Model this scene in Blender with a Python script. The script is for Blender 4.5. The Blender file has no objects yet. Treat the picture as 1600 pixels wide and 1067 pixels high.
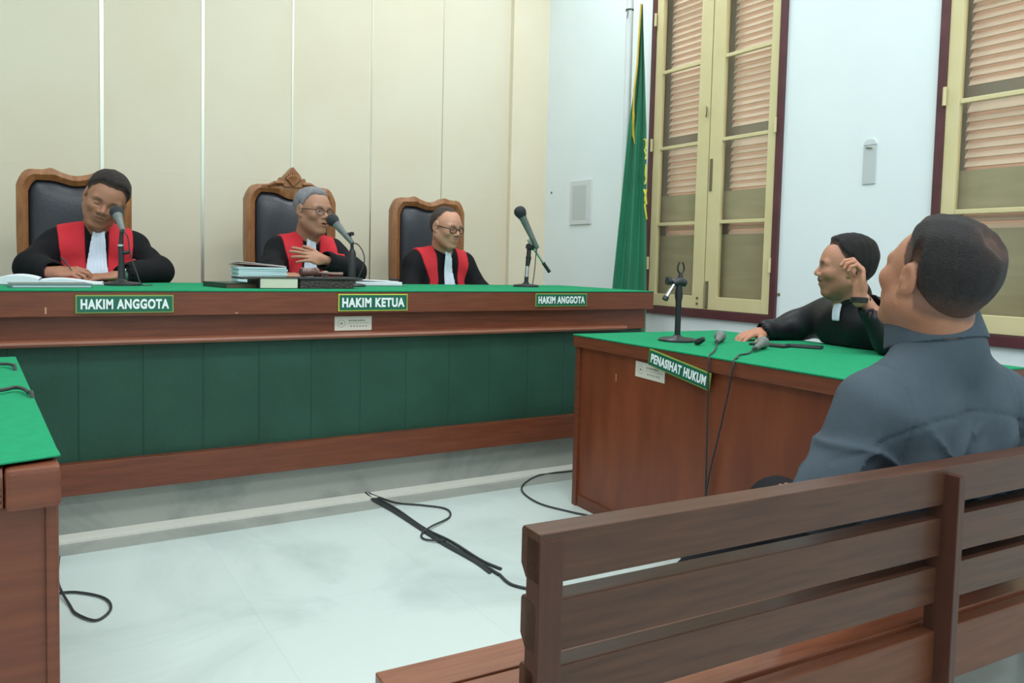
import bpy, bmesh, math, random
import numpy as np
from mathutils import Matrix, Vector, Euler
random.seed(4); rng = np.random.RandomState(4)
SC = bpy.context.scene
COL = SC.collection
PI = math.pi

# ------------------------------------------------------------------ camera, world, lights, exposure
cam = bpy.data.cameras.new('camera'); cam_o = bpy.data.objects.new('camera', cam); COL.objects.link(cam_o)
R_ = (0.850523821, -0.525399137, 0.023769242)
D_ = (-0.009661454, -0.060794659, -0.998103535)
F_ = (0.525847778, 0.848681187, -0.056783425)
cam_o.matrix_world = Matrix(((R_[0], -D_[0], -F_[0], 0), (R_[1], -D_[1], -F_[1], 0), (R_[2], -D_[2], -F_[2], 1.08), (0, 0, 0, 1)))
cam.sensor_width = 36; cam.lens = 1243.4 / 1600 * 36; cam.shift_y = -51.9 / 1600; cam.clip_start = .02
SC.camera = cam_o
SC.view_settings.view_transform = 'Standard'; SC.view_settings.look = 'None'
SC.view_settings.gamma = 1; SC.view_settings.use_curve_mapping = False
SC.view_settings.exposure = 0.0
W = bpy.data.worlds.new('daylight'); SC.world = W; W.use_nodes = True
bg = W.node_tree.nodes['Background']; bg.inputs[0].default_value = (1, .93, .88, 1); bg.inputs[1].default_value = 2.4
LAMPS = [(-.9, .9), (1.2, .9), (2.9, 1.3), (-.9, 3.3), (1.2, 3.5), (2.7, 4.1), (0.2, -1.6), (2.2, -1.6)]  # corner lamp follows the bright wall; the rest are unseen, added fill
LAMP_W = [42, 42, 30, 16, 18, 36, 46, 46]
CEIL = 4.25

# ------------------------------------------------------------------ materials
def mat(name, col, rough=.5, metal=0, spec=.5, noise=0, nscale=8, stretch=(1, 1, 1), col2=None, bump=0, bscale=40, coat=0, detail=4, sheen=0):
    m = bpy.data.materials.new(name); m.use_nodes = True; nt = m.node_tree; b = nt.nodes['Principled BSDF']
    b.inputs['Base Color'].default_value = (*col, 1); b.inputs['Roughness'].default_value = rough
    b.inputs['Metallic'].default_value = metal; b.inputs['Specular IOR Level'].default_value = spec
    b.inputs['Coat Weight'].default_value = coat; b.inputs['Sheen Weight'].default_value = sheen
    tc = nt.nodes.new('ShaderNodeTexCoord')
    if noise or col2:
        mp = nt.nodes.new('ShaderNodeMapping'); mp.inputs['Scale'].default_value = stretch
        nz = nt.nodes.new('ShaderNodeTexNoise'); nz.inputs['Scale'].default_value = nscale; nz.inputs['Detail'].default_value = detail
        rp = nt.nodes.new('ShaderNodeValToRGB'); rp.color_ramp.elements[0].position = .3; rp.color_ramp.elements[1].position = .7
        c2 = col2 or tuple(c * (1 - noise) for c in col)
        rp.color_ramp.elements[0].color = (*c2, 1); rp.color_ramp.elements[1].color = (*col, 1)
        nt.links.new(tc.outputs['Object'], mp.inputs[0]); nt.links.new(mp.outputs[0], nz.inputs[0])
        nt.links.new(nz.outputs[0], rp.inputs[0]); nt.links.new(rp.outputs[0], b.inputs['Base Color'])
    if bump:
        n2 = nt.nodes.new('ShaderNodeTexNoise'); n2.inputs['Scale'].default_value = bscale; n2.inputs['Detail'].default_value = 3
        bp = nt.nodes.new('ShaderNodeBump'); bp.inputs['Strength'].default_value = bump; bp.inputs['Distance'].default_value = .01
        nt.links.new(tc.outputs['Object'], n2.inputs[0]); nt.links.new(n2.outputs[0], bp.inputs['Height']); nt.links.new(bp.outputs[0], b.inputs['Normal'])
    return m
def s(r, g, b):  # sRGB 0-255 -> linear
    f = lambda c: (c / 255 / 12.92) if c / 255 < .04045 else ((c / 255 + .055) / 1.055) ** 2.4
    return (f(r), f(g), f(b))
def vcol_mat(name, rough=.5, bump=0, bscale=60, spec=.4, sss=0, noise=.12):
    m = mat(name, (1, 1, 1), rough, spec=spec, bump=bump, bscale=bscale); nt = m.node_tree; b = nt.nodes['Principled BSDF']
    a = nt.nodes.new('ShaderNodeVertexColor'); a.layer_name = 'Col'
    nz = nt.nodes.new('ShaderNodeTexNoise'); nz.inputs['Scale'].default_value = 30
    mx = nt.nodes.new('ShaderNodeMix'); mx.data_type = 'RGBA'; mx.blend_type = 'MULTIPLY'; mx.inputs[0].default_value = noise
    tc = nt.nodes.new('ShaderNodeTexCoord'); nt.links.new(tc.outputs['Object'], nz.inputs[0])
    nt.links.new(a.outputs[0], mx.inputs[6]); nt.links.new(nz.outputs[0], mx.inputs[7]); nt.links.new(mx.outputs[2], b.inputs['Base Color'])
    if sss:
        b.inputs['Subsurface Weight'].default_value = sss; b.inputs['Subsurface Radius'].default_value = (.01, .004, .002)
    return m

M = {}
M['wood'] = mat('reddish_wood', s(118, 62, 38), .42, noise=.3, nscale=5, stretch=(1.2, 1.2, 14), col2=s(98, 48, 29))
M['woodh'] = mat('reddish_wood_horizontal', s(120, 64, 40), .4, nscale=5, stretch=(1.2, 5, 16), col2=s(100, 51, 32))
M['wood_c'] = mat('counsel_veneer', s(130, 66, 38), .4, nscale=4, stretch=(3, 6, .7), col2=s(108, 50, 27))
M['wood_m'] = mat('moulding_wood', s(150, 92, 66), .35, nscale=6, stretch=(1, 6, 8), col2=s(130, 76, 52))
M['bench'] = mat('bench_wood', s(86, 55, 40), .42, spec=.3, nscale=6, stretch=(1, 14, 14), col2=s(68, 43, 32), coat=.05)
M['bench_d'] = mat('bench_post_wood', s(78, 46, 34), .42, spec=.3, nscale=6, stretch=(10, 10, 1), col2=s(68, 39, 30), coat=.03)
M['seatw'] = mat('bench_seat_wood', s(136, 82, 58), .32, nscale=6, stretch=(1, 14, 14), col2=s(112, 62, 42), coat=.15)
M['apron'] = mat('bench_apron_wood', s(104, 62, 42), .45, spec=.3, nscale=6, stretch=(1, 14, 14), col2=s(88, 50, 33))
M['cloth'] = mat('green_baize', s(38, 144, 100), .95, spec=.1, noise=.12, nscale=30, bump=.1, bscale=300)
M['panel'] = mat('dark_green_vinyl', s(42, 80, 66), .5, spec=.3, nscale=5, col2=s(36, 70, 57), bump=.15, bscale=60)
M['leather'] = mat('black_leather', s(44, 46, 54), .38, bump=.12, bscale=80)
M['chairw'] = mat('carved_teak', s(158, 106, 62), .4, nscale=9, stretch=(6, 6, 1), col2=s(128, 80, 44), bump=.3, bscale=60)
M['wallb'] = mat('cream_panel', s(222, 216, 196), .6, nscale=1.2, col2=s(217, 208, 184), spec=.25)
M['wallp'] = mat('cream_pilaster', s(228, 219, 197), .6, nscale=1.5, col2=s(224, 212, 186), spec=.25)
M['wallw'] = mat('white_wall_paint', s(228, 238, 241), .75, nscale=2, col2=s(224, 235, 238), spec=.2, bump=.05, bscale=20)
M['ceil'] = mat('ceiling_paint', s(236, 236, 232), .9, spec=.1)
M['strip'] = mat('aluminium_strip', s(214, 214, 200), .28, metal=.85)
M['cream'] = mat('cream_window_paint', s(214, 203, 160), .5, nscale=4, col2=s(206, 194, 148), spec=.3)
M['maroon'] = mat('maroon_frame_paint', s(92, 50, 56), .45, nscale=10, col2=s(78, 42, 46))
M['louvre'] = mat('pinkish_louvre_paint', s(240, 218, 202), .6, spec=.3)
M['stile'] = mat('shutter_stile_paint', s(150, 140, 128), .6)
M['board'] = mat('plywood_board', s(186, 176, 148), .7, nscale=3, stretch=(1, 1, 8), col2=s(174, 164, 136))
M['metal_d'] = mat('dark_bolt_metal', s(120, 112, 90), .5, metal=.4)
M['black'] = mat('black_plastic', s(34, 35, 38), .42)
M['blackm'] = mat('black_steel', s(48, 50, 54), .35, metal=.3)
M['chrome'] = mat('chrome_steel', s(200, 200, 195), .22, metal=.9)
M['grille'] = mat('dark_mic_grille', s(42, 46, 52), .5, metal=.3, bump=.5, bscale=500)
M['greymic'] = mat('grey_mic_body', s(116, 122, 120), .5, nscale=40, noise=.25)
M['cable'] = mat('cable_rubber', s(48, 52, 54), .5)
M['paper'] = mat('white_paper', s(222, 228, 234), .8, spec=.1)
M['paperb'] = mat('bluish_paper', s(196, 218, 226), .8, spec=.1)
M['pinkp'] = mat('pink_paper', s(226, 178, 176), .8, spec=.1)
M['pages'] = mat('cream_page_edges', s(218, 216, 196), .8, nscale=60, stretch=(1, 1, 20), noise=.12)
M['folder'] = mat('grey_green_folder', s(104, 118, 116), .5)
M['dkbook'] = mat('dark_green_book_cover', s(46, 66, 54), .5)
M['brbook'] = mat('brown_book_edge', s(92, 68, 52), .6)
M['blkbook'] = mat('black_book_cover', s(44, 42, 44), .5)
M['dkbox'] = mat('carved_dark_wood', s(58, 44, 44), .45, bump=.8, bscale=90)
M['gavel'] = mat('gavel_wood', s(112, 78, 68), .28, coat=.3, nscale=10, noise=.3)
M['signg'] = mat('sign_green', s(20, 98, 74), .35)
M['signy'] = mat('sign_yellow', s(196, 206, 70), .4)
M['signyd'] = mat('sign_dull_yellow', s(136, 160, 72), .4)
M['signw'] = mat('sign_white', s(232, 240, 240), .5)
M['stick'] = mat('sticker_paper', s(214, 212, 198), .5, spec=.3)
M['ink'] = mat('sticker_ink', s(128, 128, 120), .6)
M['flag'] = mat('green_flag_satin', s(26, 124, 90), .5, nscale=4, col2=s(22, 110, 78), sheen=.2)
M['fringe'] = mat('gold_fringe', s(214, 180, 60), .7, bump=.5, bscale=200)
M['emb'] = mat('yellow_print', s(210, 206, 70), .6)
M['pole'] = mat('white_pole', s(214, 220, 222), .35)
M['plate'] = mat('white_plastic_plate', s(208, 214, 216), .45)
M['plated'] = mat('grey_recess', s(190, 198, 200), .6)
M['marble_s'] = mat('marble_step_edge', s(226, 226, 216), .35)
M['robe'] = mat('black_robe_cloth', s(19, 19, 24), .8, spec=.2, sheen=.0, nscale=6, noise=.2)
M['robe2'] = mat('glossy_black_robe', s(20, 20, 27), .5, spec=.35, nscale=6, noise=.2)
M['red'] = mat('red_facing_cloth', s(206, 52, 62), .75, spec=.2, nscale=5, col2=s(192, 40, 52))
M['bef'] = mat('white_bib_cloth', s(216, 224, 240), .8, spec=.1)
M['shirt'] = mat('grey_shirt_cotton', s(74, 84, 93), .85, spec=.12, nscale=40, noise=.08, bump=.15, bscale=350)
M['trouser'] = mat('black_trouser_cloth', s(30, 30, 34), .85, spec=.15)
M['shoe'] = mat('black_shoe_leather', s(26, 24, 24), .35)
M['watchg'] = mat('watch_band_green', s(60, 92, 74), .5)
M['specs'] = mat('dark_spectacle_frame', s(44, 34, 34), .35)
M['lamp'] = mat('lamp_housing', s(225, 225, 225), .5)
# emissive tube of the unseen, added ceiling lights
M['tube'] = mat('fluorescent_tube', (1, 1, 1), .5)
_b = M['tube'].node_tree.nodes['Principled BSDF']; _b.inputs['Emission Color'].default_value = (.93, .98, 1, 1); _b.inputs['Emission Strength'].default_value = 6
# glass
def glass_mat(name, tint, gl):
    m = bpy.data.materials.new(name); m.use_nodes = True; nt = m.node_tree; nt.nodes.clear()
    o = nt.nodes.new('ShaderNodeOutputMaterial'); t = nt.nodes.new('ShaderNodeBsdfTransparent'); g = nt.nodes.new('ShaderNodeBsdfGlossy')
    t.inputs[0].default_value = (*tint, 1); g.inputs['Roughness'].default_value = .12
    mx = nt.nodes.new('ShaderNodeMixShader'); lw = nt.nodes.new('ShaderNodeLayerWeight'); lw.inputs[0].default_value = .5; fr = nt.nodes.new('ShaderNodeMath'); fr.operation = 'MULTIPLY_ADD'; pw = nt.nodes.new('ShaderNodeMath'); pw.operation = 'POWER'; pw.inputs[1].default_value = 4; nt.links.new(lw.outputs['Facing'], pw.inputs[0]); nt.links.new(pw.outputs[0], fr.inputs[0]); fr.inputs[1].default_value = .35; fr.inputs[2].default_value = gl
    nt.links.new(fr.outputs[0], mx.inputs[0]); nt.links.new(t.outputs[0], mx.inputs[1]); nt.links.new(g.outputs[0], mx.inputs[2]); nt.links.new(mx.outputs[0], o.inputs[0])
    return m
M['glass'] = glass_mat('dusty_window_glass', (.93, .93, .9), .04)
M['lens'] = glass_mat('spectacle_lens', (.9, .9, .9), .05)
def marble(name, base, vein, rough, tile):
    m = mat(name, base, rough); nt = m.node_tree; b = nt.nodes['Principled BSDF']
    tc = nt.nodes.new('ShaderNodeTexCoord')
    n1 = nt.nodes.new('ShaderNodeTexNoise'); n1.inputs['Scale'].default_value = 1.6; n1.inputs['Detail'].default_value = 8; n1.inputs['Roughness'].default_value = .62; n1.inputs['Distortion'].default_value = 1.0
    rp = nt.nodes.new('ShaderNodeValToRGB'); e = rp.color_ramp.elements
    e[0].position = .30; e[0].color = (*vein, 1); e[1].position = .52; e[1].color = (*base, 1)
    nt.links.new(tc.outputs['Object'], n1.inputs[0]); nt.links.new(n1.outputs[0], rp.inputs[0])
    br = nt.nodes.new('ShaderNodeTexBrick'); br.offset = 0; br.inputs['Scale'].default_value = 1
    br.inputs['Brick Width'].default_value = tile; br.inputs['Row Height'].default_value = tile; br.inputs['Mortar Size'].default_value = .0015
    br.inputs['Color1'].default_value = (1, 1, 1, 1); br.inputs['Color2'].default_value = (.97, .97, .97, 1); br.inputs['Mortar'].default_value = (.9, .9, .9, 1)
    nt.links.new(tc.outputs['Object'], br.inputs[0])
    mx = nt.nodes.new('ShaderNodeMix'); mx.data_type = 'RGBA'; mx.blend_type = 'MULTIPLY'; mx.inputs[0].default_value = 1
    nt.links.new(rp.outputs[0], mx.inputs[6]); nt.links.new(br.outputs[0], mx.inputs[7]); nt.links.new(mx.outputs[2], b.inputs['Base Color'])
    return m
M['floor'] = marble('white_marble_tiles', s(203, 216, 212), s(184, 198, 194), .28, .6)
M['plinth'] = marble('grey_marble_plinth', s(160, 165, 158), s(122, 130, 126), .3, 9)

# ------------------------------------------------------------------ mesh helpers
def tag(o, label=None, cat=None, group=None, kind=None):
    if label: o['label'] = label
    if cat: o['category'] = cat
    if group: o['group'] = group
    if kind: o['kind'] = kind
    return o
def empty(name, loc=(0, 0, 0), rz=0, label=None, cat=None, group=None, kind=None):
    o = bpy.data.objects.new(name, None); COL.objects.link(o); o.location = loc; o.rotation_euler = (0, 0, rz); o.empty_display_size = .05
    return tag(o, label, cat, group, kind)
class MB:
    def __init__(s_): s_.v = []; s_.f = []
    def add(s_, vs, fs):
        n = len(s_.v); s_.v += [tuple(v) for v in vs]; s_.f += [tuple(i + n for i in f) for f in fs]; return s_
    def box(s_, x0, x1, y0, y1, z0, z1, mtx=None):
        vs = [Vector((x, y, z)) for x in (x0, x1) for y in (y0, y1) for z in (z0, z1)]
        if mtx is not None: vs = [mtx @ v for v in vs]
        return s_.add(vs, [(0, 1, 3, 2), (4, 6, 7, 5), (0, 4, 5, 1), (2, 3, 7, 6), (0, 2, 6, 4), (1, 5, 7, 3)])
    def tube(s_, pts, r, n=10, cap=True):
        P = [Vector(p) for p in pts]; rs = r if isinstance(r, (list, tuple)) else [r] * len(P); N = len(P)
        up = Vector((0, 0, 1)); vs = []; prev = None
        for i, p in enumerate(P):
            t = (P[min(i + 1, N - 1)] - P[max(i - 1, 0)]).normalized()
            if prev is None:
                a = up if abs(t.z) < .9 else Vector((1, 0, 0)); prev = (a - t * a.dot(t)).normalized()
            else: prev = (prev - t * prev.dot(t)).normalized()
            b = t.cross(prev)
            for k in range(n):
                an = 2 * PI * k / n; vs.append(p + (prev * math.cos(an) + b * math.sin(an)) * rs[i])
        fs = [(i * n + k, i * n + (k + 1) % n, (i + 1) * n + (k + 1) % n, (i + 1) * n + k) for i in range(N - 1) for k in range(n)]
        if cap: fs += [tuple(range(n))[::-1], tuple((N - 1) * n + k for k in range(n))]
        return s_.add(vs, fs)
    def lathe(s_, prof, n=24, mtx=None):
        vs = [Vector((r * math.cos(2 * PI * k / n), r * math.sin(2 * PI * k / n), z)) for r, z in prof for k in range(n)]
        if mtx is not None: vs = [mtx @ v for v in vs]
        N = len(prof)
        fs = [(i * n + k, i * n + (k + 1) % n, (i + 1) * n + (k + 1) % n, (i + 1) * n + k) for i in range(N - 1) for k in range(n)]
        fs += [tuple(range(n))[::-1], tuple((N - 1) * n + k for k in range(n))]
        return s_.add(vs, fs)
    def prism(s_, poly, a0, a1, axis='y', mtx=None):
        f = {'y': lambda p, a: Vector((p[0], a, p[1])), 'x': lambda p, a: Vector((a, p[0], p[1])), 'z': lambda p, a: Vector((p[0], p[1], a))}[axis]
        vs = [f(p, a0) for p in poly] + [f(p, a1) for p in poly]; n = len(poly)
        if mtx is not None: vs = [mtx @ v for v in vs]
        return s_.add(vs, [tuple(range(n)), tuple(range(n, 2 * n))[::-1]] + [(i, (i + 1) % n, n + (i + 1) % n, n + i) for i in range(n)])
    def build(s_, name, m, parent=None, bevel=0, smooth=False, segs=2):
        me = bpy.data.meshes.new(name); me.from_pydata(s_.v, [], s_.f)
        bm = bmesh.new(); bm.from_mesh(me); bmesh.ops.recalc_face_normals(bm, faces=bm.faces)
        if bevel: bmesh.ops.bevel(bm, geom=[e for e in bm.edges if e.calc_face_angle(0) > .5], offset=bevel, segments=segs, affect='EDGES', profile=.6)
        bm.to_mesh(me); bm.free()
        me.materials.append(m)
        if smooth:
            me.shade_smooth(); 
            try: me.set_sharp_from_angle(angle=math.radians(42))
            except Exception: pass
        o = bpy.data.objects.new(name, me); COL.objects.link(o); o.parent = parent
        return o
def box(name, b, m, parent=None, bevel=0): return MB().box(*b).build(name, m, parent, bevel)
def catmull(pts, n=8):
    P = [Vector(p) for p in pts]; out = []
    for i in range(len(P) - 1):
        a, b, c, d = P[max(i - 1, 0)], P[i], P[i + 1], P[min(i + 2, len(P) - 1)]
        for k in range(n):
            t = k / n; out.append(.5 * ((2 * b) + (c - a) * t + (2 * a - 5 * b + 4 * c - d) * t * t + (3 * b - a - 3 * c + d) * t ** 3))
    out.append(P[-1]); return out
def text(name, body, w, h, mtx, m, parent, bold=.03):
    cu = bpy.data.curves.new(name, 'FONT'); cu.body = body; cu.size = 1; cu.offset = bold; cu.extrude = .02; cu.space_character = 1.12
    o = bpy.data.objects.new(name, cu); COL.objects.link(o)
    dg = bpy.context.evaluated_depsgraph_get(); dg.update()
    me = bpy.data.meshes.new_from_object(o.evaluated_get(dg)); bpy.data.objects.remove(o)
    xs = [v.co.x for v in me.vertices]; ys = [v.co.y for v in me.vertices]
    for v in me.vertices:
        v.co = mtx @ Vector(((v.co.x - min(xs)) / (max(xs) - min(xs)) * w - w / 2, (v.co.y - min(ys)) / (max(ys) - min(ys)) * h - h / 2, v.co.z * .03))
    me.materials.clear(); me.materials.append(m)
    r = bpy.data.objects.new(name, me); COL.objects.link(r); r.parent = parent; return r
def rot(axis, deg): return Matrix.Rotation(math.radians(deg), 4, axis)
def T(x, y, z): return Matrix.Translation((x, y, z))
def copy_tree(o, parent=None):
    c = o.copy(); COL.objects.link(c); c.parent = parent
    for ch in list(o.children): copy_tree(ch, c)
    return c

# ------------------------------------------------------------------ room shell
XW, YB, YM = 3.7, 5.49, 5.54
def S(name, b, m): o = box(name, b, m); o['kind'] = 'structure'; return o
S('floor', (-2.6, 4.1, -3.1, 5.9, -.1, 0), M['floor'])
S('ceiling', (-2.6, 4.1, -3.1, 5.9, CEIL, CEIL + .1), M['ceil'])
S('wall_left', (-2.7, -2.6, -3.1, 5.9, 0, CEIL), M['wallw'])
S('wall_rear', (-2.6, 4.1, -3.2, -3.1, 0, CEIL), M['wallw'])
o = MB().box(-2.6, XW, YM, 5.8, 0, CEIL).build('wall_back', M['wallb']); o['kind'] = 'structure'
o = MB().box(3.36, XW + .02, YB, YM, 0, CEIL).build('trim_1', M['wallp']); o['kind'] = 'structure'
# joint strips between the cream panels, and the horizontal seams
for i, x in enumerate((-.145, .439, 1.026, 1.612, 2.19, 2.765)):
    w = (.008, .010, .009, .006, .004, .003)[i]
    o = MB().box(x - w, x + w, YM - .004, YM + .01, 0, CEIL).build('trim_%d' % (i + 2), M['strip']); o['kind'] = 'structure'
for i, (x0, x1, y) in enumerate(((-2.6, 3.36, YM), (3.36, XW, YB))):
    o = MB().box(x0, x1, y - .0008, y + .01, 1.605, 1.608).build('trim_%d' % (i + 8), M['wallp']); o['kind'] = 'structure'
# right wall with two window openings (y ranges), z .76 .. 3.45
WIN = [(3.085, 4.215), (1.06, 2.19)]; Z0, Z1 = .76, 3.45
w = MB()
w.box(XW, 4.1, -3.1, 5.8, 0, Z0); w.box(XW, 4.1, -3.1, 5.8, Z1, CEIL)
for a, b in ((WIN[0][1], 5.8), (WIN[1][1], WIN[0][0]), (-3.1, WIN[1][0])): w.box(XW, 4.1, a, b, Z0, Z1)
o = w.build('wall_right', M['wallw']); o['kind'] = 'structure'

def window(idx, y0, y1):
    root = empty('window_%d' % idx, (XW, (y0 + y1) / 2, Z0), kind='structure')
    h = Z1 - Z0; hw = (y1 - y0) / 2; fr = .042
    f = MB()
    f.box(-.02, .12, -hw, -hw + fr, 0, h); f.box(-.02, .12, hw - fr, hw, 0, h); f.box(-.02, .12, -hw + fr, hw - fr, 0, .052); f.box(-.02, .12, -hw + fr, hw - fr, h - .05, h)
    f.build('window_frame', M['maroon'], root, .003)
    # two cream leaves
    bars = [1.365 - Z0, 1.873 - Z0, 2.38 - Z0, 2.88 - Z0]
    for sgn in (-1, 1):
        ya, yb = (-hw + fr, -.004) if sgn < 0 else (.004, hw - fr)
        st = .075 if sgn < 0 else .105     # meeting stile is wider
        yl, yr = (ya + .062, yb - .10) if sgn < 0 else (ya + .10, yb - .062)
        zb, zt = .055, h - .055; g0 = zb + .082
        L = MB()
        L.box(-.012, .022, ya, yl, zb, zt); L.box(-.012, .022, yr, yb, zb, zt)
        L.box(-.012, .022, yl, yr, zb, g0); L.box(-.012, .022, yl, yr, zt - .08, zt)
        leaf = L.build('window_leaf', M['cream'], root, .003)
        mu = MB()
        for z in bars: mu.box(-.006, .018, yl, yr, z - .011, z + .011)
        mu.build('muntin', M['cream'], leaf, .003)
        g = MB(); g.box(.006, .009, yl, yr, g0, zt - .08); g.build('pane', M['glass'], leaf)
        for z in (.30, 1.10, 1.94):
            hy = (ya if sgn < 0 else yb)
            g = MB(); g.tube([(-.026, hy, z), (-.026, hy, z + .085)], .009, 10); g.build('hinge', M['cream'], leaf, 0, True)
        if sgn < 0:
            g = MB(); g.box(-.02, -.012, yb - .035, yb - .012, zb + .01, zb + .18); g.tube([(-.022, yb - .024, zb + .02), (-.022, yb - .024, zb + .17)], .006, 8); g.build('bolt', M['metal_d'], leaf, .002)
            g = MB(); g.box(-.019, -.012, yb - .034, yb - .014, .80, 1.0); g.build('lock_plate', M['metal_d'], leaf, .002)
            g = MB(); g.tube(catmull([(-.014, yb + .04, 1.27), (-.024, yb + .025, 1.28), (-.024, yb + .025, 1.32), (-.014, yb + .04, 1.33)], 5), .004, 8); g.build('ring_pull', M['metal_d'], leaf, 0, True)
        else:
            for z in (.09, .125):
                g = MB(); g.lathe([(.0, 0), (.008, 0), (.008, .006), (0, .008)], 10, T(-.012, ya + .05, z) @ rot('Y', -90)); g.build('screw', M['metal_d'], leaf)
    # louvred outer shutters deep in the reveal
    for sgn in (-1, 1):
        ya, yb = (-hw, -.002) if sgn < 0 else (.002, hw)
        X0 = .085
        fr2 = MB()
        fr2.box(X0, X0 + .035, ya, ya + .09, 0, h); fr2.box(X0, X0 + .035, yb - .09, yb, 0, h)
        for z0_, z1_ in ((0, .12), (1.145, 1.20), (h - .1, h)): fr2.box(X0, X0 + .035, ya + .09, yb - .09, z0_, z1_)
        sh = fr2.build('shutter', M['stile'], root)
        lv = MB(); z = .13
        while z < h - .12:
            if not (1.11 < z < 1.21):
                mt = T(X0 + .018, 0, z) @ rot('Y', -58)
                lv.box(-.031, .031, ya + .088, yb - .088, -.004, .004, mt)
            z += .042
        lv.build('louvres', M['louvre'], sh)
        # plywood boards screwed behind the lower panes
        b = MB()
        b.box(X0 - .03, X0 - .02, ya + .07, yb - .07, .13, .53)
        b.box(X0 - .03, X0 - .02, ya + .07, yb - .07, .60, .80)
        b.build('board', M['board'], sh)
    return root
window(1, *WIN[0]); window(2, *WIN[1])

# platform and its step edge under the judges' desk
S('trim_10', (-2.6, XW, 3.40, YM, 0, .17), M['plinth'])
S('trim_11', (-2.6, XW, 3.315, 3.40, 0, .012), M['marble_s'])
S('trim_12', (-2.6, XW, 3.19, 3.315, 0, .0015), M['plinth'])  # floor border strip in plinth grey, its shade and reflection put into the colour

# unseen ceiling lights, added to light the room; front ones stronger for the faces
for i, (x, y) in enumerate(LAMPS):
    r = empty('unseen_ceiling_light', (x, y, CEIL), 0, 'unseen white ceiling light with two tubes ' + ('over the floor left of the slatted bench', 'over the foreground bench', 'over the seated man by the second window', 'over the left desk beside the writing judge', 'over the middle of the judges\' desk', 'over the flag and the right corner', 'behind the camera at left', 'behind the camera at right')[i], 'ceiling light', 'unseen fluorescent ceiling lights')
    box('housing', (-.62, .62, -.16, .16, -.05, 0), M['lamp'], r, .005)
    for k in (-.07, .07): MB().tube([(-.58, k, -.07), (.58, k, -.07)], .014, 10).build('tube', M['tube'], r, 0, True)
    L = bpy.data.lights.new('added_fill_light', 'AREA'); L.shape = 'RECTANGLE'; L.size = 1.2; L.size_y = .5; L.energy = LAMP_W[i]; L.color = (.95, .985, 1)
    lo = bpy.data.objects.new('glow', L); COL.objects.link(lo); lo.parent = r; lo.location = (0, 0, -.1)

# ------------------------------------------------------------------ judges' desk
JX0, JX1, JY = -1.9, 2.975, 3.32
jd = empty('judges_desk', (.6, JY, .17), 0, 'long reddish wooden judges\' desk on the marble platform with green padded front', 'desk')
def jb(name, b, m, bevel=0): 
    x0, x1, y0, y1, z0, z1 = b
    return box(name, (x0 - .6, x1 - .6, y0 - JY, y1 - JY, z0 - .17, z1 - .17), m, jd, bevel)
jb('fascia', (JX0, JX1, JY, JY + .03, .845, .938), M['woodh'], .003)
jb('desk_top', (JX0, JX1, JY + .03, 4.22, .90, .937), M['woodh'])
jb('apron', (JX0, 2.955, JY + .045, JY + .065, .735, .845), M['woodh'])
mo = MB(); mo.prism([(.03, .732 - .17), (.012, .735 - .17), (.006, .744 - .17), (.012, .753 - .17), (.03, .758 - .17), (.045, .758 - .17), (.045, .732 - .17)], JX0 - .6, 2.80 - .6, 'x'); mo.build('moulding', M['wood_m'], jd)
# green vinyl front, one run with stitched joints every 22.5 cm
gp = MB(); x = JX0 + .02
xs = [JX0 + .02]; xx = -1.83
while xx < 2.93: xs.append(xx); xx += .2235
xs.append(2.93)
for a, b in zip(xs[:-1], xs[1:]):
    gp.box(a + .0013 - .6, b - .0013 - .6, .058, .075, .285 - .17, .735 - .17)
gp.build('padded_front', M['panel'], jd, .004)
jb('front_back', (JX0, 2.94, JY + .0605, JY + .09, .285, .735), M['panel'])
jb('bottom_rail', (JX0, 2.94, JY + .02, JY + .09, .172, .292), M['woodh'], .003)
jb('side_panel', (2.935, 2.955, JY + .066, 4.16, .172, .735), M['wood'])
jb('side_panel', (JX0, JX0 + .02, JY + .09, 4.16, .172, .90), M['wood'])
jb('side_apron', (2.935, 2.955, JY + .066, 4.16, .735, .90), M['wood'])
box('baize_cover', (JX0 - .002 - .6, JX1 + .002 - .6, -.004, .91, .768, .7735), M['cloth'], jd, .002)
TOPJ = .9436
# old scratches where the veneer is chipped
M['chip'] = mat('bare_chipped_wood', s(196, 150, 118), .7)
for x, z, w_, h_ in ((.076, .868, .005, .024), (.74, .852, .012, .004)):
    jb('veneer_chip', (x, x + w_, JY - .0006, JY + .001, z - h_ / 2, z + h_ / 2), M['chip'])

def signboard(loc, w, h, body, label, group=None, rz=0, tilt=0, rim='signyd'):
    r = empty('name_sign', loc, rz, label, 'sign', group); r.rotation_euler = (0, tilt, rz)
    box('backing', (-w / 2, w / 2, -.006, 0, -h / 2, h / 2), M[rim], r, .0015)
    box('face', (-w / 2 + .0045, w / 2 - .0045, -.0075, -.006, -h / 2 + .0045, h / 2 - .0045), M['signg'], r)
    text('lettering', body, w * .90, h * .56, T(0, -.0078, 0) @ rot('X', 90), M['signw'], r, .042)
    return r
signboard((.340, JY - .0005, .891), .335, .068, 'HAKIM ANGGOTA', 'green HAKIM ANGGOTA sign with yellow rim below the judge writing at left', None)
signboard((1.333, JY - .0005, .891), .325, .075, 'HAKIM KETUA', 'green HAKIM KETUA sign with bright yellow rim, middle of the judges\' desk', None, rim='signy')
signboard((2.351, JY - .0005, .898), .32, .066, 'HAKIM ANGGOTA', 'green HAKIM ANGGOTA sign at the right end of the judges\' desk', None)
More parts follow.
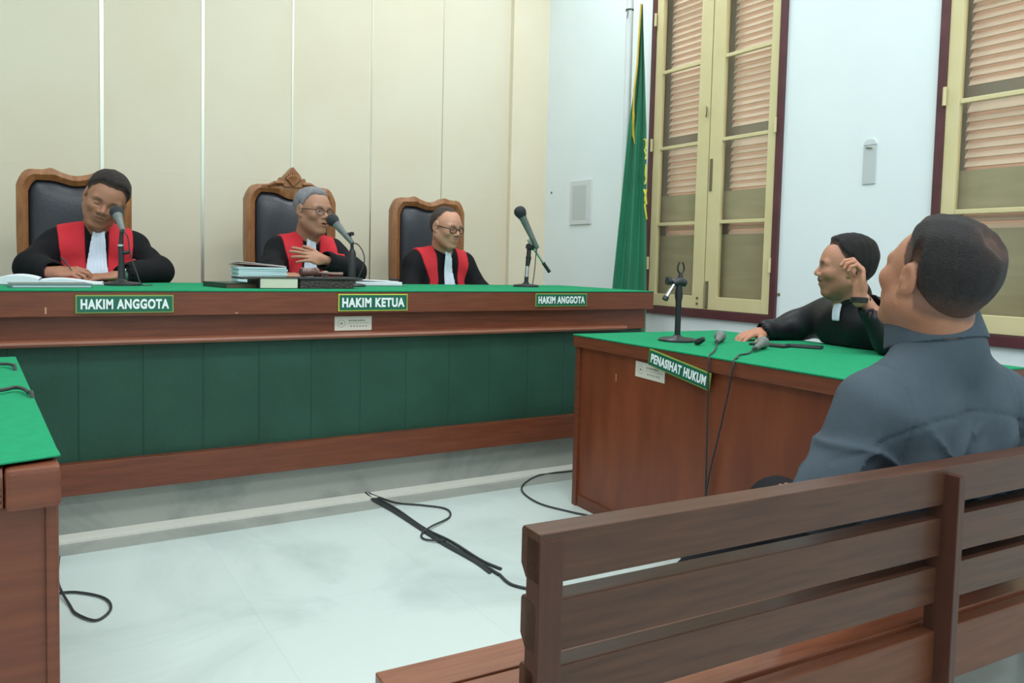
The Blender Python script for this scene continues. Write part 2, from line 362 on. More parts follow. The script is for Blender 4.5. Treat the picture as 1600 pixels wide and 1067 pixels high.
def sticker(loc, w, h, label, rz=0, tilt=0):
    r = empty('inventory_sticker', loc, 0, label, 'sticker'); r.rotation_euler = (0, tilt, rz)
    box('paper', (-w / 2, w / 2, -.0012, 0, -h / 2, h / 2), M['stick'], r)
    k = MB()
    n = 20
    for q in range(n):   # round crest printed at left
        a, b = 2 * PI * q / n, 2 * PI * (q + 1) / n; c = -w * .32; R1, R2 = .017, .0155
        k.add([(c + R1 * math.cos(a), -.0016, R1 * math.sin(a)), (c + R1 * math.cos(b), -.0016, R1 * math.sin(b)), (c + R2 * math.cos(b), -.0016, R2 * math.sin(b)), (c + R2 * math.cos(a), -.0016, R2 * math.sin(a))], [(0, 1, 2, 3)])
    k.box(-w * .345, -w * .295, -.0016, -.0012, -.004, .004)
    x_ = -w * .12
    for q in range(9):
        ww = (.007, .004, .006, .008, .003, .006, .007, .004, .006)[q]; k.box(x_, x_ + ww, -.0016, -.0012, .009, .016); x_ += ww + .0028
    k.box(-w * .14, w * .42, -.0016, -.0012, .0005, .0015)
    for q in range(6): k.box(-w * .08 + q * .014, -w * .08 + q * .014 + .006, -.0016, -.0012, -.016, -.010)
    k.build('print', M['ink'], r)
sticker((1.258, JY + .0448, .796), .172, .062, 'white inventory sticker under the HAKIM KETUA sign')

# ------------------------------------------------------------------ high-backed chairs of the judges
def judge_chair(name, loc, hw, ztop, crest, label, rz=0):
    r = empty(name, (loc[0], loc[1], .17), rz, label, 'chair', None)
    zt = ztop - .17
    def top(u, off=0):   # u in -1..1
        a = abs(u); z = zt
        if crest: z += -.012 * a + .028 * math.exp(-(u / .35) ** 2) + .0
        else: z += .012 * math.exp(-((a - .42) / .10) ** 2) - .022 * (math.cos(PI * min(a / .42, 1)) * .5 + .5)
        z -= max(0, (a - .74) / .26) ** 2.6 * .085
        return z - off
    def inner(u):
        a = abs(u); z = zt - .055
        z -= (.035 if crest else .022) * (math.cos(PI * min(a / .55, 1)) * .5 + .5)
        z -= max(0, (a - .78) / .22) ** 2.4 * .06
        return z
    zb = .42; n = 40; wi = hw - .055
    vs = []; th = .05
    outer = [(-hw + .012, zb)] + [(-hw * 1.0 + 0, zt - .35)] + [(hw * math.copysign(1, u) * min(1, abs(u)), top(u)) for u in np.linspace(-1, 1, n)] + [(hw, zt - .35), (hw - .012, zb)]
    inn = [(-wi + .012, zb)] + [(-wi, zt - .35)] + [(wi * u, inner(u)) for u in np.linspace(-1, 1, n)] + [(wi, zt - .35), (wi - .012, zb)]
    N = len(outer); f = MB()
    mid = [((a[0] + b[0]) / 2, (a[1] + b[1]) / 2) for a, b in zip(outer, inn)]
    rings = [[(p[0], 0, p[1]) for p in inn], [(p[0], -.018, p[1]) for p in inn], [(p[0], -.034, p[1]) for p in mid], [(p[0], -.02, p[1]) for p in outer], [(p[0], th - .0, p[1]) for p in outer], [(p[0], th, p[1]) for p in inn]]
    V = [v for ring in rings for v in ring]; F = []
    for j in range(6):
        k = (j + 1) % 6
        F += [(j * N + i, j * N + i + 1, k * N + i + 1, k * N + i) for i in range(N - 1)]
    F += [tuple(j * N for j in range(6)), tuple(j * N + N - 1 for j in range(6))]
    f.add(V, F); fo = f.build('back_frame', M['chairw'], r, 0, True)
    if crest:
        c = MB()
        prof = [(-.085, 0), (-.072, .03), (-.055, .022), (-.045, .045), (-.03, .062), (-.012, .082), (0, .095), (.012, .082), (.03, .062), (.045, .045), (.055, .022), (.072, .03), (.085, 0), (.05, -.03), (-.05, -.03)]
        c.prism([(x, z + zt + .012) for x, z in prof], -.04, .03)
        for q in range(-4, 5):   # carved leaf ribs
            a = q * .3; c.tube([(0, -.042, zt - .01), (math.sin(a) * .04, -.05, zt + .02 + math.cos(a) * .03), (math.sin(a) * .055, -.042, zt + .02 + math.cos(a) * .055)], [.006, .007, .003], 6)
        for sg in (-1, 1):
            c.tube(catmull([(sg * .06, -.038, zt + .005), (sg * .11, -.042, zt + .004), (sg * .15, -.04, zt - .014), (sg * .19, -.036, zt - .016)], 4), [.012] * 5 + [.009] * 4 + [.005] * 4, 7)
        c.build('carved_crest', M['chairw'], r, .002)
    # leather
    m_ = 22; cu = MB(); g = []
    for i in range(m_ + 1):
        u = -1 + 2 * i / m_
        for j in range(m_ + 1):
            t = j / m_; z = zb + (inner(u) + .008 - zb) * t
            b = (1 - abs(u) ** 5) * (1 - abs(2 * t - 1) ** 7)
            g.append((u * (wi + .004), .012 - .062 * b ** .6, z))
    F = [(i * (m_ + 1) + j, (i + 1) * (m_ + 1) + j, (i + 1) * (m_ + 1) + j + 1, i * (m_ + 1) + j + 1) for i in range(m_) for j in range(m_)]
    cu.add(g, F); cu.add([(p[0], .035, p[2]) for p in g], F); cu.build('backrest', M['leather'], r, 0, True)
    sm = MB(); sm.box(-hw + .03, hw - .03, -.5, .0, .36, .45); sm.build('seat', M['leather'], r, .03)
    box('seat_frame', (-hw + .01, hw - .01, -.5, .05, .29, .358), M['chairw'], r, .008)
    for x in (-hw + .04, hw - .04):
        for y in (-.45, .0): MB().tube([(x, y, 0), (x, y, .15), (x, y, .29)], [.018, .028, .03], 10).build('leg', M['chairw'], r, 0, True)
        MB().tube(catmull([(x, .0, .62), (x, -.2, .65), (x, -.42, .63), (x, -.44, .55), (x, -.42, .34)], 5), .022, 10).build('armrest', M['chairw'], r, 0, True)
    return r
judge_chair('judge_chair', (.262, 4.95), .275, 1.515, False, 'wooden high-back chair with black leather behind the judge writing at left')
judge_chair('judge_chair', (1.437, 4.95), .279, 1.530, True, 'wooden high-back chair with carved pointed crest behind the grey-haired judge')
judge_chair('judge_chair', (2.376, 4.95), .266, 1.500, False, 'wooden high-back chair with black leather behind the judge at right', -.03)

# ------------------------------------------------------------------ counsel desk (right)
CA = math.atan2(-.056, .998)     # heading: local +x runs away from the judges, local +y to the wall
cd = empty('counsel_desk', (2.102, 2.86, 0), -PI / 2 + CA, 'reddish wooden counsel desk covered with green baize by the window wall', 'desk')
# local: x along front (0..1.5), y depth (0..0.9) toward the wall, front face at y=0
CL, CW = 1.46, .86
box('front_panel', (.03, CL, .022, .04, .05, .72), M['wood_c'], cd)
box('corner_post', (0, .032, .01, .06, .0, .72), M['wood'], cd, .002)
box('fascia', (-.006, CL, 0, .03, .715, .764), M['woodh'], cd, .003)
box('plinth_board', (0.03, CL, .016, .04, .0, .052), M['wood'], cd, .002)
box('end_panel', (0, .02, .06, CW - .04, 0, .72), M['wood'], cd)
box('end_panel', (CL - .02, CL, .04, CW - .04, 0, .72), M['wood'], cd)
box('desk_top', (-.006, CL, .03, CW, .72, .764), M['woodh'], cd)
box('baize_cover', (-.009, CL + .002, -.003, CW + .003, .7642, .770), M['cloth'], cd, .002)
box('veneer_chip', (.292, .295, .0212, .0225, .60, .63), M['chip'], cd)
TC = .770
def cdw(x, y, z): return Matrix.Translation(cd.location) @ Matrix.Rotation(-PI / 2 + CA, 4, 'Z') @ Vector((x, y, z))
p = cdw(.711, -.0015, .706)
r_ = signboard(p, .345, .064, 'PENASIHAT HUKUM', 'green PENASIHAT HUKUM sign hanging crooked on the counsel desk', None, -PI / 2 + CA, math.radians(8.5))
p = cdw(.516, .021, .668)
sticker(p, .182, .062, 'white inventory sticker left of the PENASIHAT HUKUM sign', -PI / 2 + CA, math.radians(1.5))

# ------------------------------------------------------------------ left desk (foreground left)
ld = empty('prosecutor_desk', (.048, 1.36, 0), math.radians(2.6), 'wooden desk with carved corner and green baize at the left edge of the photo', 'desk')
LW, LL = 1.0, 1.42
box('end_face', (-LW, -.004, 0.02, .04, 0, .70), M['wood'], ld, .003)
e = MB(); e.box(-.018, 0, .012, .04, 0, .70); e.build('corner_post', M['wood'], ld, .004)
e = MB()   # rounded nosing under the cloth
e.prism([(0.0, .705), (-.004, .712), (-.006, .735), (-.002, .752), (.012, .762), (.05, .762), (.05, .700), (.01, .700)], -LW, -.072, 'x')
for z in (.712, .722, .732, .742): e.box(-LW, -.074, -.010, -.004, z - .0022, z + .0022)
e.build('ribbed_edge', M['woodh'], ld)
e = MB(); e.box(-.070, .002, -.012, .05, .700, .762); e.build('carved_corner_block', M['wood'], ld, .008)
box('desk_top', (-LW, .0, .05, LL, .72, .762), M['woodh'], ld)
box('side_panel', (-.02, -.002, .04, LL - .02, 0, .72), M['wood'], ld)
box('back_panel', (-LW, -.02, LL - .04, LL - .02, 0, .72), M['wood'], ld)
g = MB(); V = []; nx, ny = 24, 30
for i in range(nx + 1):
    for j in range(ny + 1):
        x = -LW + (LW + .004) * i / nx; y = .0 + (LL) * j / ny
        if j == 0: y += .006 + .020 * max(0, (x + .10) / .10) ** 1.5
        V.append((x, y, .7645 + (.003 if j < 2 and x > -.1 else 0)))
Fq = [(i * (ny + 1) + j, (i + 1) * (ny + 1) + j, (i + 1) * (ny + 1) + j + 1, i * (ny + 1) + j + 1) for i in range(nx) for j in range(ny)]
g.add(V, Fq); o = g.build('baize_cover', M['cloth'], ld); md = o.modifiers.new('solid', 'SOLIDIFY'); md.thickness = .0022; md.offset = 1
e = MB(); e.lathe([(0, 0), (.009, 0), (.009, .01), (.006, .014), (0, .015)], 12, T(-.002, .0, 0) @ T(.0, .08, .30) @ rot('Y', 90)); e.build('knob', M['wood'], ld)

# ------------------------------------------------------------------ foreground bench
BA = math.radians(-3.0)
bn = empty('slatted_bench', (.617, .907, 0), BA, 'dark brown wooden slatted bench in the foreground with the grey-shirted man on it', 'bench')
BL = 2.6
def rail(name, z0, z1, y0, y1, m): 
    a = MB(); a.prism([(y0, z0), (y0, z1), (y1 - .004, z1), (y1, z1 - .006), (y1 + .0, z0 + .018), (y1 - .014, z0)], 0, BL, 'x'); return a.build(name, m, bn, .002)
rail('top_rail', .626, .700, 0, .052, M['bench'])
rail('back_slat', .522, .598, .004, .050, M['bench'])
rail('back_slat', .425, .497, .008, .050, M['bench'])
a = MB(); a.box(.04, BL, .004, .034, .255, .368); a.build('seat_apron', M['apron'], bn, .003)
e = MB(); e.box(0, .040, -.002, .036, .0, .69); e.build('post', M['bench_d'], bn, .002)
for x in (.925, 1.85):
    e = MB(); e.box(x, x + .020, -.030, .03, .0, .688); e.build('post', M['bench_d'], bn, .002)
for i, y in enumerate((.045, .155, .25)):
    a = MB(); a.box(-.12, BL, y, y + .088, .345, .370); a.build('seat_slat', M['seatw'], bn, .003)
for x in (.002, .93, 1.85):
    e = MB(); e.box(x - .0, x + .036, .036, .33, .29, .344); e.build('seat_bearer', M['bench_d'], bn, .002)
    e = MB(); e.box(x - .0, x + .04, .28, .33, 0, .29); e.build('leg', M['bench_d'], bn, .002)

# ------------------------------------------------------------------ flag
fl = empty('court_flag', (3.40, 4.10, 0), 0, 'green flag with gold fringe on a white pole beside the window', 'flag')
MB().lathe([(0, 0), (.16, 0), (.16, .03), (.05, .05), (.03, .12), (0, .12)], 24).build('base', M['pole'], fl, 0, True)
PZ = 2.95
MB().tube([(0, 0, .1), (.01, .03, PZ)], .024, 14).build('pole', M['pole'], fl, 0, True)
e = MB(); e.tube([(.01, .03, 2.74), (.01, .03, 2.752)], .027, 12); e.tube([(-.012, .02, 2.75), (-.035, .0, 2.68)], .003, 6); e.build('pole_clip', M['blackm'], fl)
# cloth: hangs from the pole top and widens downwards with vertical folds
nu, nv = 90, 70; V = []; 
vx, vy = .85, -.53     # across the view; right of picture
for j in range(nv + 1):
    t = j / nv; z = 2.76 - t * 2.24
    wl = float(np.interp(t, (0, .17, .26, .35, .6, .8, 1), (-.022, -.006, .014, .040, .082, .118, .14))); wr = float(np.interp(t, (0, .17, .35, .8, 1), (.034, .056, .078, .105, .11)))
    for i in range(nu + 1):
        u = i / nu; a = -wl + (wl + wr) * u
        dpt = (.010 + .020 * t) * math.sin(u * 14 + 1.5 * t) + .007 * math.sin(u * 27 + 2)
        V.append((.012 + a * vx - dpt * .5 - .012, .02 + a * vy - dpt * .8 - .075 - .025 * t, z))
Fq = [(j * (nu + 1) + i, j * (nu + 1) + i + 1, (j + 1) * (nu + 1) + i + 1, (j + 1) * (nu + 1) + i) for j in range(nv) for i in range(nu)]
g = MB(); g.add(V, Fq); fo = g.build('flag_cloth', M['flag'], fl, 0, True); md = fo.modifiers.new('solid', 'SOLIDIFY'); md.thickness = .002
def fp(i, j, out=.006): v = V[j * (nu + 1) + i]; return (v[0] - out * .5, v[1] - out * .85, v[2])
g = MB(); g.tube([fp(int(2 + 32 * max(0, (j - 17) / 10)), j, .008) for j in range(0, 29)], [.006] * 22 + [.009] * 5 + [.004, .001], 6); g.build('gold_fringe', M['fringe'], fl)
g = MB(); g.tube([fp(0, j, .004) for j in range(58, 64)], [.003, .009, .011, .011, .009, .004], 8); g.build('gold_tassel', M['fringe'], fl)
g = MB()
for (i0, j0, pts) in ((78, 27, [(0, 0), (6, 0), (9, 1), (6, 2), (2, 2)]), (80, 28, [(0, 1), (6, 1.5), (8, 2.5), (3, 3)]), (80, 33, [(6, -1), (3, 1), (7, 2), (1, 3)]), (79, 37, [(0, 0), (5, 1.5), (9, 3)]), (80, 39, [(7, -2), (2, 0), (6, 1), (1, 1.5)]), (81, 40, [(0, 0), (5, 1.5), (8, 3)])):
    g.tube([fp(min(nu, int(i0 + a)), int(round(j0 + b)), .012) for a, b in pts], .006, 6)
g.build('yellow_print', M['emb'], fl)

# ------------------------------------------------------------------ small things on the white wall
pl = empty('wall_plate', (XW, 4.99, 1.56), 0, 'white rectangular cover plate on the wall left of the flag', 'wall plate')
box('plate', (-.012, 0, -.135, .135, -.17, .17), M['plate'], pl, .004)
box('inset', (-.0135, -.012, -.075, .10, -.13, .13), M['plated'], pl)
hb = empty('wall_bracket', (XW, 2.534, 1.64), 0, 'narrow grey plastic holder on the wall between the two windows', 'holder')
box('back_plate', (-.006, 0, -.036, .036, -.115, .085), M['plated'], hb, .003)
MB().prism([(.036 * math.cos(a), .085 + .030 * math.sin(a)) for a in np.linspace(0, PI, 15)], -.008, 0, 'x').build('rounded_top', M['plate'], hb)
MB().tube([(-.009, .022, .072), (-.012, -.016, .066)], .0028, 6).build('hook', M['metal_d'], hb)
for (y, z, l) in ((3.072, .936, 'small grey screw head in the wall right of the first window'), (5.40, 1.66, 'tiny dark nail in the white wall near the corner')):
    o = MB().lathe([(0, 0), (.010, 0), (.008, .005), (0, .006)], 12, T(XW, y, z) @ rot('Y', -90)).build('wall_screw', M['metal_d'], None); tag(o, l, 'screw')
#PART2
# ------------------------------------------------------------------ implicit-surface modelling kit (numpy)
def A(*v): return np.array(v, float)
def ell(P, c, r, Rm=None):
    q = P - np.asarray(c)
    if Rm is not None: q = q @ Rm
    r = np.asarray(r, float); k0 = np.linalg.norm(q / r, axis=-1); k1 = np.linalg.norm(q / (r * r), axis=-1) + 1e-9
    return k0 * (k0 - 1) / k1
def rc(P, a, b, ra, rb):
    a = np.asarray(a, float); b = np.asarray(b, float); ba = b - a
    h = np.clip(((P - a) @ ba) / (ba @ ba + 1e-12), 0, 1)
    return np.linalg.norm(P - a - h[..., None] * ba, axis=-1) - (ra + (rb - ra) * h)
def smin(a, b, k):
    h = np.maximum(k - np.abs(a - b), 0) / k; return np.minimum(a, b) - h * h * k * .25
def smax(a, b, k): return -smin(-a, -b, k)
def sun(k, *ds):
    d = ds[0]
    for e in ds[1:]: d = smin(d, e, k)
    return d
def surface_nets(fn, lo, hi, h):
    lo = np.asarray(lo, float); hi = np.asarray(hi, float)
    n = np.maximum(np.ceil((hi - lo) / h).astype(int) + 1, 3)
    ax = [lo[i] + h * np.arange(n[i]) for i in range(3)]
    G = np.stack(np.meshgrid(*ax, indexing='ij'), -1).astype(np.float32)
    v = np.empty(tuple(n), np.float32)
    for i in range(0, n[0], 16): v[i:i + 16] = fn(G[i:i + 16])
    # pad the border as outside so every mesh is closed
    v[0] = np.maximum(v[0], h * .5); v[-1] = np.maximum(v[-1], h * .5); v[:, 0] = np.maximum(v[:, 0], h * .5); v[:, -1] = np.maximum(v[:, -1], h * .5); v[:, :, 0] = np.maximum(v[:, :, 0], h * .5); v[:, :, -1] = np.maximum(v[:, :, -1], h * .5)
    inside = v < 0; m = n - 1
    acc = np.zeros(tuple(m) + (3,)); cnt = np.zeros(tuple(m)); cor = [(a, b, c) for a in (0, 1) for b in (0, 1) for c in (0, 1)]
    for c0 in cor:
        for d in range(3):
            if c0[d]: continue
            c1 = list(c0); c1[d] = 1
            s0 = v[c0[0]:c0[0] + m[0], c0[1]:c0[1] + m[1], c0[2]:c0[2] + m[2]]; s1 = v[c1[0]:c1[0] + m[0], c1[1]:c1[1] + m[1], c1[2]:c1[2] + m[2]]
            cr = (s0 < 0) != (s1 < 0); t = np.where(cr, s0 / np.where(cr, s0 - s1, 1), 0)
            pos = np.array(c0, float)[None, None, None, :] * np.ones(tuple(m) + (1,)); pos[..., d] += t
            acc += np.where(cr[..., None], pos, 0); cnt += cr
    act = cnt > 0; idx = -np.ones(tuple(m), int); idx[act] = np.arange(act.sum())
    ii = np.argwhere(act); V = lo + h * (ii + acc[act] / cnt[act][:, None])
    Fs = []
    for d in range(3):
        e1, e2 = (d + 1) % 3, (d + 2) % 3
        sl0 = [slice(0, None)] * 3; sl1 = [slice(0, None)] * 3; sl0[d] = slice(0, -1); sl1[d] = slice(1, None)
        a = inside[tuple(sl0)]; b = inside[tuple(sl1)]; cr = np.argwhere(a != b)
        ok = (cr[:, e1] > 0) & (cr[:, e2] > 0) & (cr[:, e1] < m[e1]) & (cr[:, e2] < m[e2]); cr = cr[ok]
        sgn = a[cr[:, 0], cr[:, 1], cr[:, 2]]
        def g(o1, o2):
            q = cr.copy(); q[:, e1] -= o1; q[:, e2] -= o2; return idx[q[:, 0], q[:, 1], q[:, 2]]
        quad = np.stack([g(1, 1), g(0, 1), g(0, 0), g(1, 0)], 1)
        quad[~sgn] = quad[~sgn][:, ::-1]; Fs.append(quad)
    return V, np.concatenate(Fs)
def sdf_obj(name, blocks, m, parent=None, colfn=None, inv=None):
    """blocks: list of (fn, lo, hi, h, matrix or None); all joined into one mesh"""
    Vs = []; Fs = []; Cs = []; off = 0
    for fn, lo, hi, h, mt, cf in blocks:
        V, F = surface_nets(fn, lo, hi, h)
        if not len(V): continue
        if cf is not None: Cs.append(cf(V))
        elif colfn is not None: Cs.append(np.tile(np.array(colfn), (len(V), 1)))
        if mt is not None: mm = np.array(mt); V = V @ mm[:3, :3].T + mm[:3, 3]
        Vs.append(V); Fs.append(F + off); off += len(V)
    V = np.concatenate(Vs); F = np.concatenate(Fs)
    if inv is not None: V = V - np.array(inv)
    me = bpy.data.meshes.new(name)
    me.vertices.add(len(V)); me.vertices.foreach_set('co', V.astype(np.float32).ravel())
    me.loops.add(len(F) * 4); me.loops.foreach_set('vertex_index', F.astype(np.int32).ravel())
    me.polygons.add(len(F)); me.polygons.foreach_set('loop_start', np.arange(0, len(F) * 4, 4, dtype=np.int32)); 
    me.update(calc_edges=True); me.validate(); me.shade_smooth()
    if Cs:
        c = np.concatenate(Cs); at = me.color_attributes.new('Col', 'FLOAT_COLOR', 'POINT'); at.data.foreach_set('color', np.concatenate([c, np.ones((len(c), 1))], 1).astype(np.float32).ravel())
    me.materials.append(m); o = bpy.data.objects.new(name, me); COL.objects.link(o); o.parent = parent
    return o
def mixc(a, b, t): t = np.clip(t, 0, 1)[:, None]; return a * (1 - t) + b * t
def sstep(x, a, b): t = np.clip((x - a) / (b - a), 0, 1); return t * t * (3 - 2 * t)

M['skin'] = vcol_mat('skin', .48, .12, 180, .35, .05, .12)
M['hair'] = vcol_mat('hair', .6, .9, 420, .35, 0, .5)

# head local frame: +x face, +y the person's left, +z up, origin between the ears; chin z=-.115, crown z=.115
def head_sdf(P, o):
    X, Y, Z = P[..., 0], P[..., 1], P[..., 2]; Q = np.stack([X, np.abs(Y), Z], -1); aY = np.abs(Y)
    jaw = o.get('jaw', 1.0)
    d = ell(P, (-.016, 0, .034), (.094, .075, .080))
    d = smin(d, ell(P, (.022, 0, .012), (.068, .066, .076)), .03)
    d = smin(d, ell(Q, (.024, .0, -.045), (.058, .056 * jaw, .062)), .03)
    d = smin(d, rc(Q, (-.004, .050 * jaw, -.050), (.058, .014, -.096), .020, .018), .03)
    d = smin(d, ell(P, (.068, 0, -.098), (.020, .024 * jaw, .016)), .02)
    d = smin(d, ell(Q, (.062, .040, -.018), (.024, .022, .020)), .025)
    d = smin(d, rc(Q, (.079, .008, .021), (.070, .046, .022), .0095, .0095), .015)     # brow
    d = smin(d, ell(P, (.076, 0, -.055), (.021, .030, .027)), .02)                       # muzzle
    d = smax(d, -ell(Q, (.094, .032, .002), (.017, .019, .0115)), .010)                   # sockets
    d = smin(d, ell(Q, (.071, .032, .001), (.0145, .0155, .0115)), .004)               # lids
    nz = rc(P, (.080, 0, .014), (.103, 0, -.021), .0065, .0112)
    nz = smin(nz, ell(Q, (.094, .0135, -.027), (.0115, .0085, .0085)), .006); d = smin(d, nz, .008)
    d = smax(d, -ell(Q, (.096, .008, -.0345), (.004, .0035, .003)), .003)
    op = o.get('mouth', 0)
    d = smin(d, ell(P, (.0895, 0, -.0525), (.0085, .023, .0055)), .005); d = smin(d, ell(P, (.0880, 0, -.0625 - op), (.0095, .020, .0065)), .005)
    d = smax(d, -ell(P, (.100, 0, -.0572 - op * .5), (.012, .021, .0012 + op * .5)), .003)
    if o.get('moustache', 0) > .8: d = smin(d, ell(Q, (.092, .010, -.0445), (.0085, .020, .0065)), .004)
    # ears
    ea = math.radians(12); Re = np.array([[math.cos(ea), 0, math.sin(ea)], [0, 1, 0], [-math.sin(ea), 0, math.cos(ea)]])
    e = ell(Q, (-.010, .080, .002), (.019, .0075, .031), Re); e = smin(e, ell(Q, (-.002, .076, -.026), (.009, .006, .010)), .008)
    e = smax(e, -ell(Q, (-.007, .0885, .004), (.0115, .0060, .021), Re), .004); e = smin(e, ell(Q, (.0, .080, -.004), (.005, .006, .008)), .004)
    d = smin(d, e, .006)
    return d
def neck_prims(P, nb, r=.056):   # nb: neck base in the head frame
    d = rc(P, (-.018, 0, -.045), nb, r, r * 1.12)
    d = smin(d, rc(P, (.03, 0, -.075), A(*nb) + A(.045, 0, .0), .030, .03), .03)
    return d
def hairline(P, o):
    """>0 inside the hair region"""
    X, Y, Z = P[..., 0], P[..., 1], P[..., 2]; aY = np.abs(Y)
    rec = o.get('recede', 0); up = o.get('up', 0)
    jit = .0012 * np.sin(210 * Y + 130 * Z) + .0010 * np.sin(330 * Z - 190 * X + 90 * Y)
    xf = np.interp(Z, (-.03, .0, .025, .045, .062, .075, .09, .12), (.008, .012, .018, .030, .045, .058, .075, .10)) + o.get('front', 0)
    xf = xf - rec * .022 * np.exp(-((aY - .045) / .018) ** 2) * sstep(Z, .03, .06)
    low = Z - np.interp(X, (-.13, -.05, -.034, -.026, -.020, -.004, .002, .02), (-.050, -.060, -.052, -.030, .028, .032, -.012, -.018)) - up
    return np.minimum(xf - X, low) + jit
def head_col(o):
    sk = A(*o['skin']); lip = sk * A(.80, .60, .58); hairc = A(*o['hair'])
    def f(V):
        X, Y, Z = V[:, 0], V[:, 1], V[:, 2]; aY = np.abs(Y); c = np.tile(sk, (len(V), 1))
        c = mixc(c, sk * A(1.10, .93, .90), .6 * np.exp(-((X - .07) ** 2 + (aY - .042) ** 2 + (Z + .02) ** 2) / .0006))
        c = mixc(c, sk * A(1.08, .9, .88), .5 * np.exp(-((X - .105) ** 2 + aY ** 2 + (Z + .02) ** 2) / .0002))
        op = o.get('mouth', 0)
        lm = (X > .07) * np.exp(-(((aY) / .021) ** 4 + ((Z + .0575 + op * .5) / (.0085 + op)) ** 4)); c = mixc(c, lip, lm)
        if op: c = mixc(c, A(.05, .015, .015), (X > .07) * (X < .095) * np.exp(-((aY / .016) ** 4 + ((Z + .0575 + op * .5) / (.0012 + op * .55)) ** 4)))
        st = o.get('stubble', 0)   # moustache and beard shadow
        if st:
            bm_ = (X > .0) * sstep(-Z, .028, .045) * (1 - np.exp(-(((aY) / .022) ** 4 + ((Z + .058) / .008) ** 4))) * (Z > -.13) * sstep(X, .0, .03)
            c = mixc(c, sk * A(.50, .46, .46), st * bm_)
        mo_ = o.get('moustache', 0)
        if mo_: c = mixc(c, hairc, mo_ * (X > .068) * np.exp(-((aY / .030) ** 4 + ((Z + .0440) / .0085) ** 4)))
        br = (X > .055) * np.exp(-(((aY - .032) / .017) ** 4 + ((Z - .0235 - .10 * (aY - .03) * (aY < .03) + .25 * (aY - .036) * (aY > .036)) / .0058) ** 2)); c = mixc(c, A(*o.get('brow', o['hair'])), br * o.get('browk', .85))
        eyew = o.get('eyes', .5)
        if eyew:
            ey = (X > .07) * (((aY - .032) / .0125) ** 2 + ((Z - .001) / (.0048 * eyew + .0012)) ** 2 < 1); c[ey] = A(.62, .60, .57)
            ir = (X > .07) * (((Y - np.sign(Y) * .032 - o.get('gaze', 0)) / .0055) ** 2 + ((Z - .001) / (.0048 * eyew + .0012)) ** 2 < 1); c[ir] = A(.02, .015, .012)
        ln = (X > .07) * np.exp(-(((aY - .032) / .014) ** 4 + ((Z - (.0055 * eyew + .001) + 18 * (aY - .032) ** 2) / .0016) ** 2)); c = mixc(c, sk * .18, ln)
        if o.get('scalp', .6):   # cropped hair shows as a shadow on the scalp
            c = mixc(c, hairc * .7 + sk * .3, o.get('scalp', .6) * sstep(hairline(V, o), -.004, .012) * (aY < .078))
        return c
    return f
def hand_prims(P, side, curl, spread=1.0, thumb=(.3, .6), fist=0):
    """hand frame: +x to the fingertips, +y toward the thumb (side=1) , +z back of the hand. Returns the sdf"""
    y = P[..., 1] * side; Q = np.stack([P[..., 0], y, P[..., 2]], -1)
    d = ell(Q, (.042, -.002, 0), (.050, .041, .0145)); d = smin(d, ell(Q, (.026, .020, -.004), (.030, .018, .014)), .01)
    d = smin(d, rc(Q, (-.035, 0, 0), (.015, 0, 0), .0255, .024), .02)
    fx = [(.082, .028), (.086, .009), (.082, -.010), (.074, -.028)]; L = [(.040, .024, .020), (.044, .028, .021), (.040, .026, .020), (.032, .020, .018)]; rr = [.0092, .0095, .0090, .0080]
    for k in range(4):
        p = A(fx[k][0], fx[k][1], 0); a = 0; yaw = (1.5 - k) * .07 * spread; cu = curl[k] if isinstance(curl, (list, tuple)) else curl
        r = rr[k]; dd = None; base = A(.05, fx[k][1] * .8, 0)
        dd = rc(Q, base, p, r * 1.05, r * 1.08)
        for j in range(3):
            a += cu * (.75, 1.0, .7)[j]
            q = p + L[k][j] * A(math.cos(a) * math.cos(yaw), math.cos(a) * math.sin(yaw), -math.sin(a))
            dd = smin(dd, rc(Q, p, q, r, r * .92), .003); p = q; r *= .92
        d = smin(d, dd, .004)
    a, b = thumb; p0 = A(.018, .026, -.006); p1 = p0 + .036 * A(math.cos(b), math.sin(b), -.4 * a); p2 = p1 + .030 * A(math.cos(b * .6), math.sin(b * .6), -a); p3 = p2 + .024 * A(math.cos(b * .3), math.sin(b * .3), -a)
    t = smin(smin(rc(Q, p0, p1, .0145, .0115), rc(Q, p1, p2, .0112, .0100), .004), rc(Q, p2, p3, .0100, .0085), .004)
    return smin(d, t, .006)
def frame(org, x, z):
    x = Vector(x).normalized(); z = Vector(z); z = (z - x * z.dot(x)).normalized(); y = z.cross(x)
    return Matrix(((x.x, y.x, z.x, org[0]), (x.y, y.y, z.y, org[1]), (x.z, y.z, z.z, org[2]), (0, 0, 0, 1)))
def head_mtx(org, az, pitch, roll, sc):   # az: degrees from +y toward +x ; pitch up; roll = crown toward the person's left
    return T(*org) @ rot('Z', 90 - az) @ rot('Y', -pitch) @ rot('X', -roll) @ Matrix.Scale(sc, 4)
def folds(P, amp, seed, f=1.0):
    x, y, z = P[..., 0], P[..., 1], P[..., 2]
    a = np.sin(f * (38 * x + 22 * y + 9 * z) + 3 * np.sin(7 * z + seed)) + .7 * np.sin(f * (55 * y - 21 * x + 18 * z) + 2.2 * np.sin(11 * x + seed * 2)) + .5 * np.sin(f * (44 * z + 25 * x) + 2 * np.sin(9 * y + seed * 3))
    return amp * a * .6

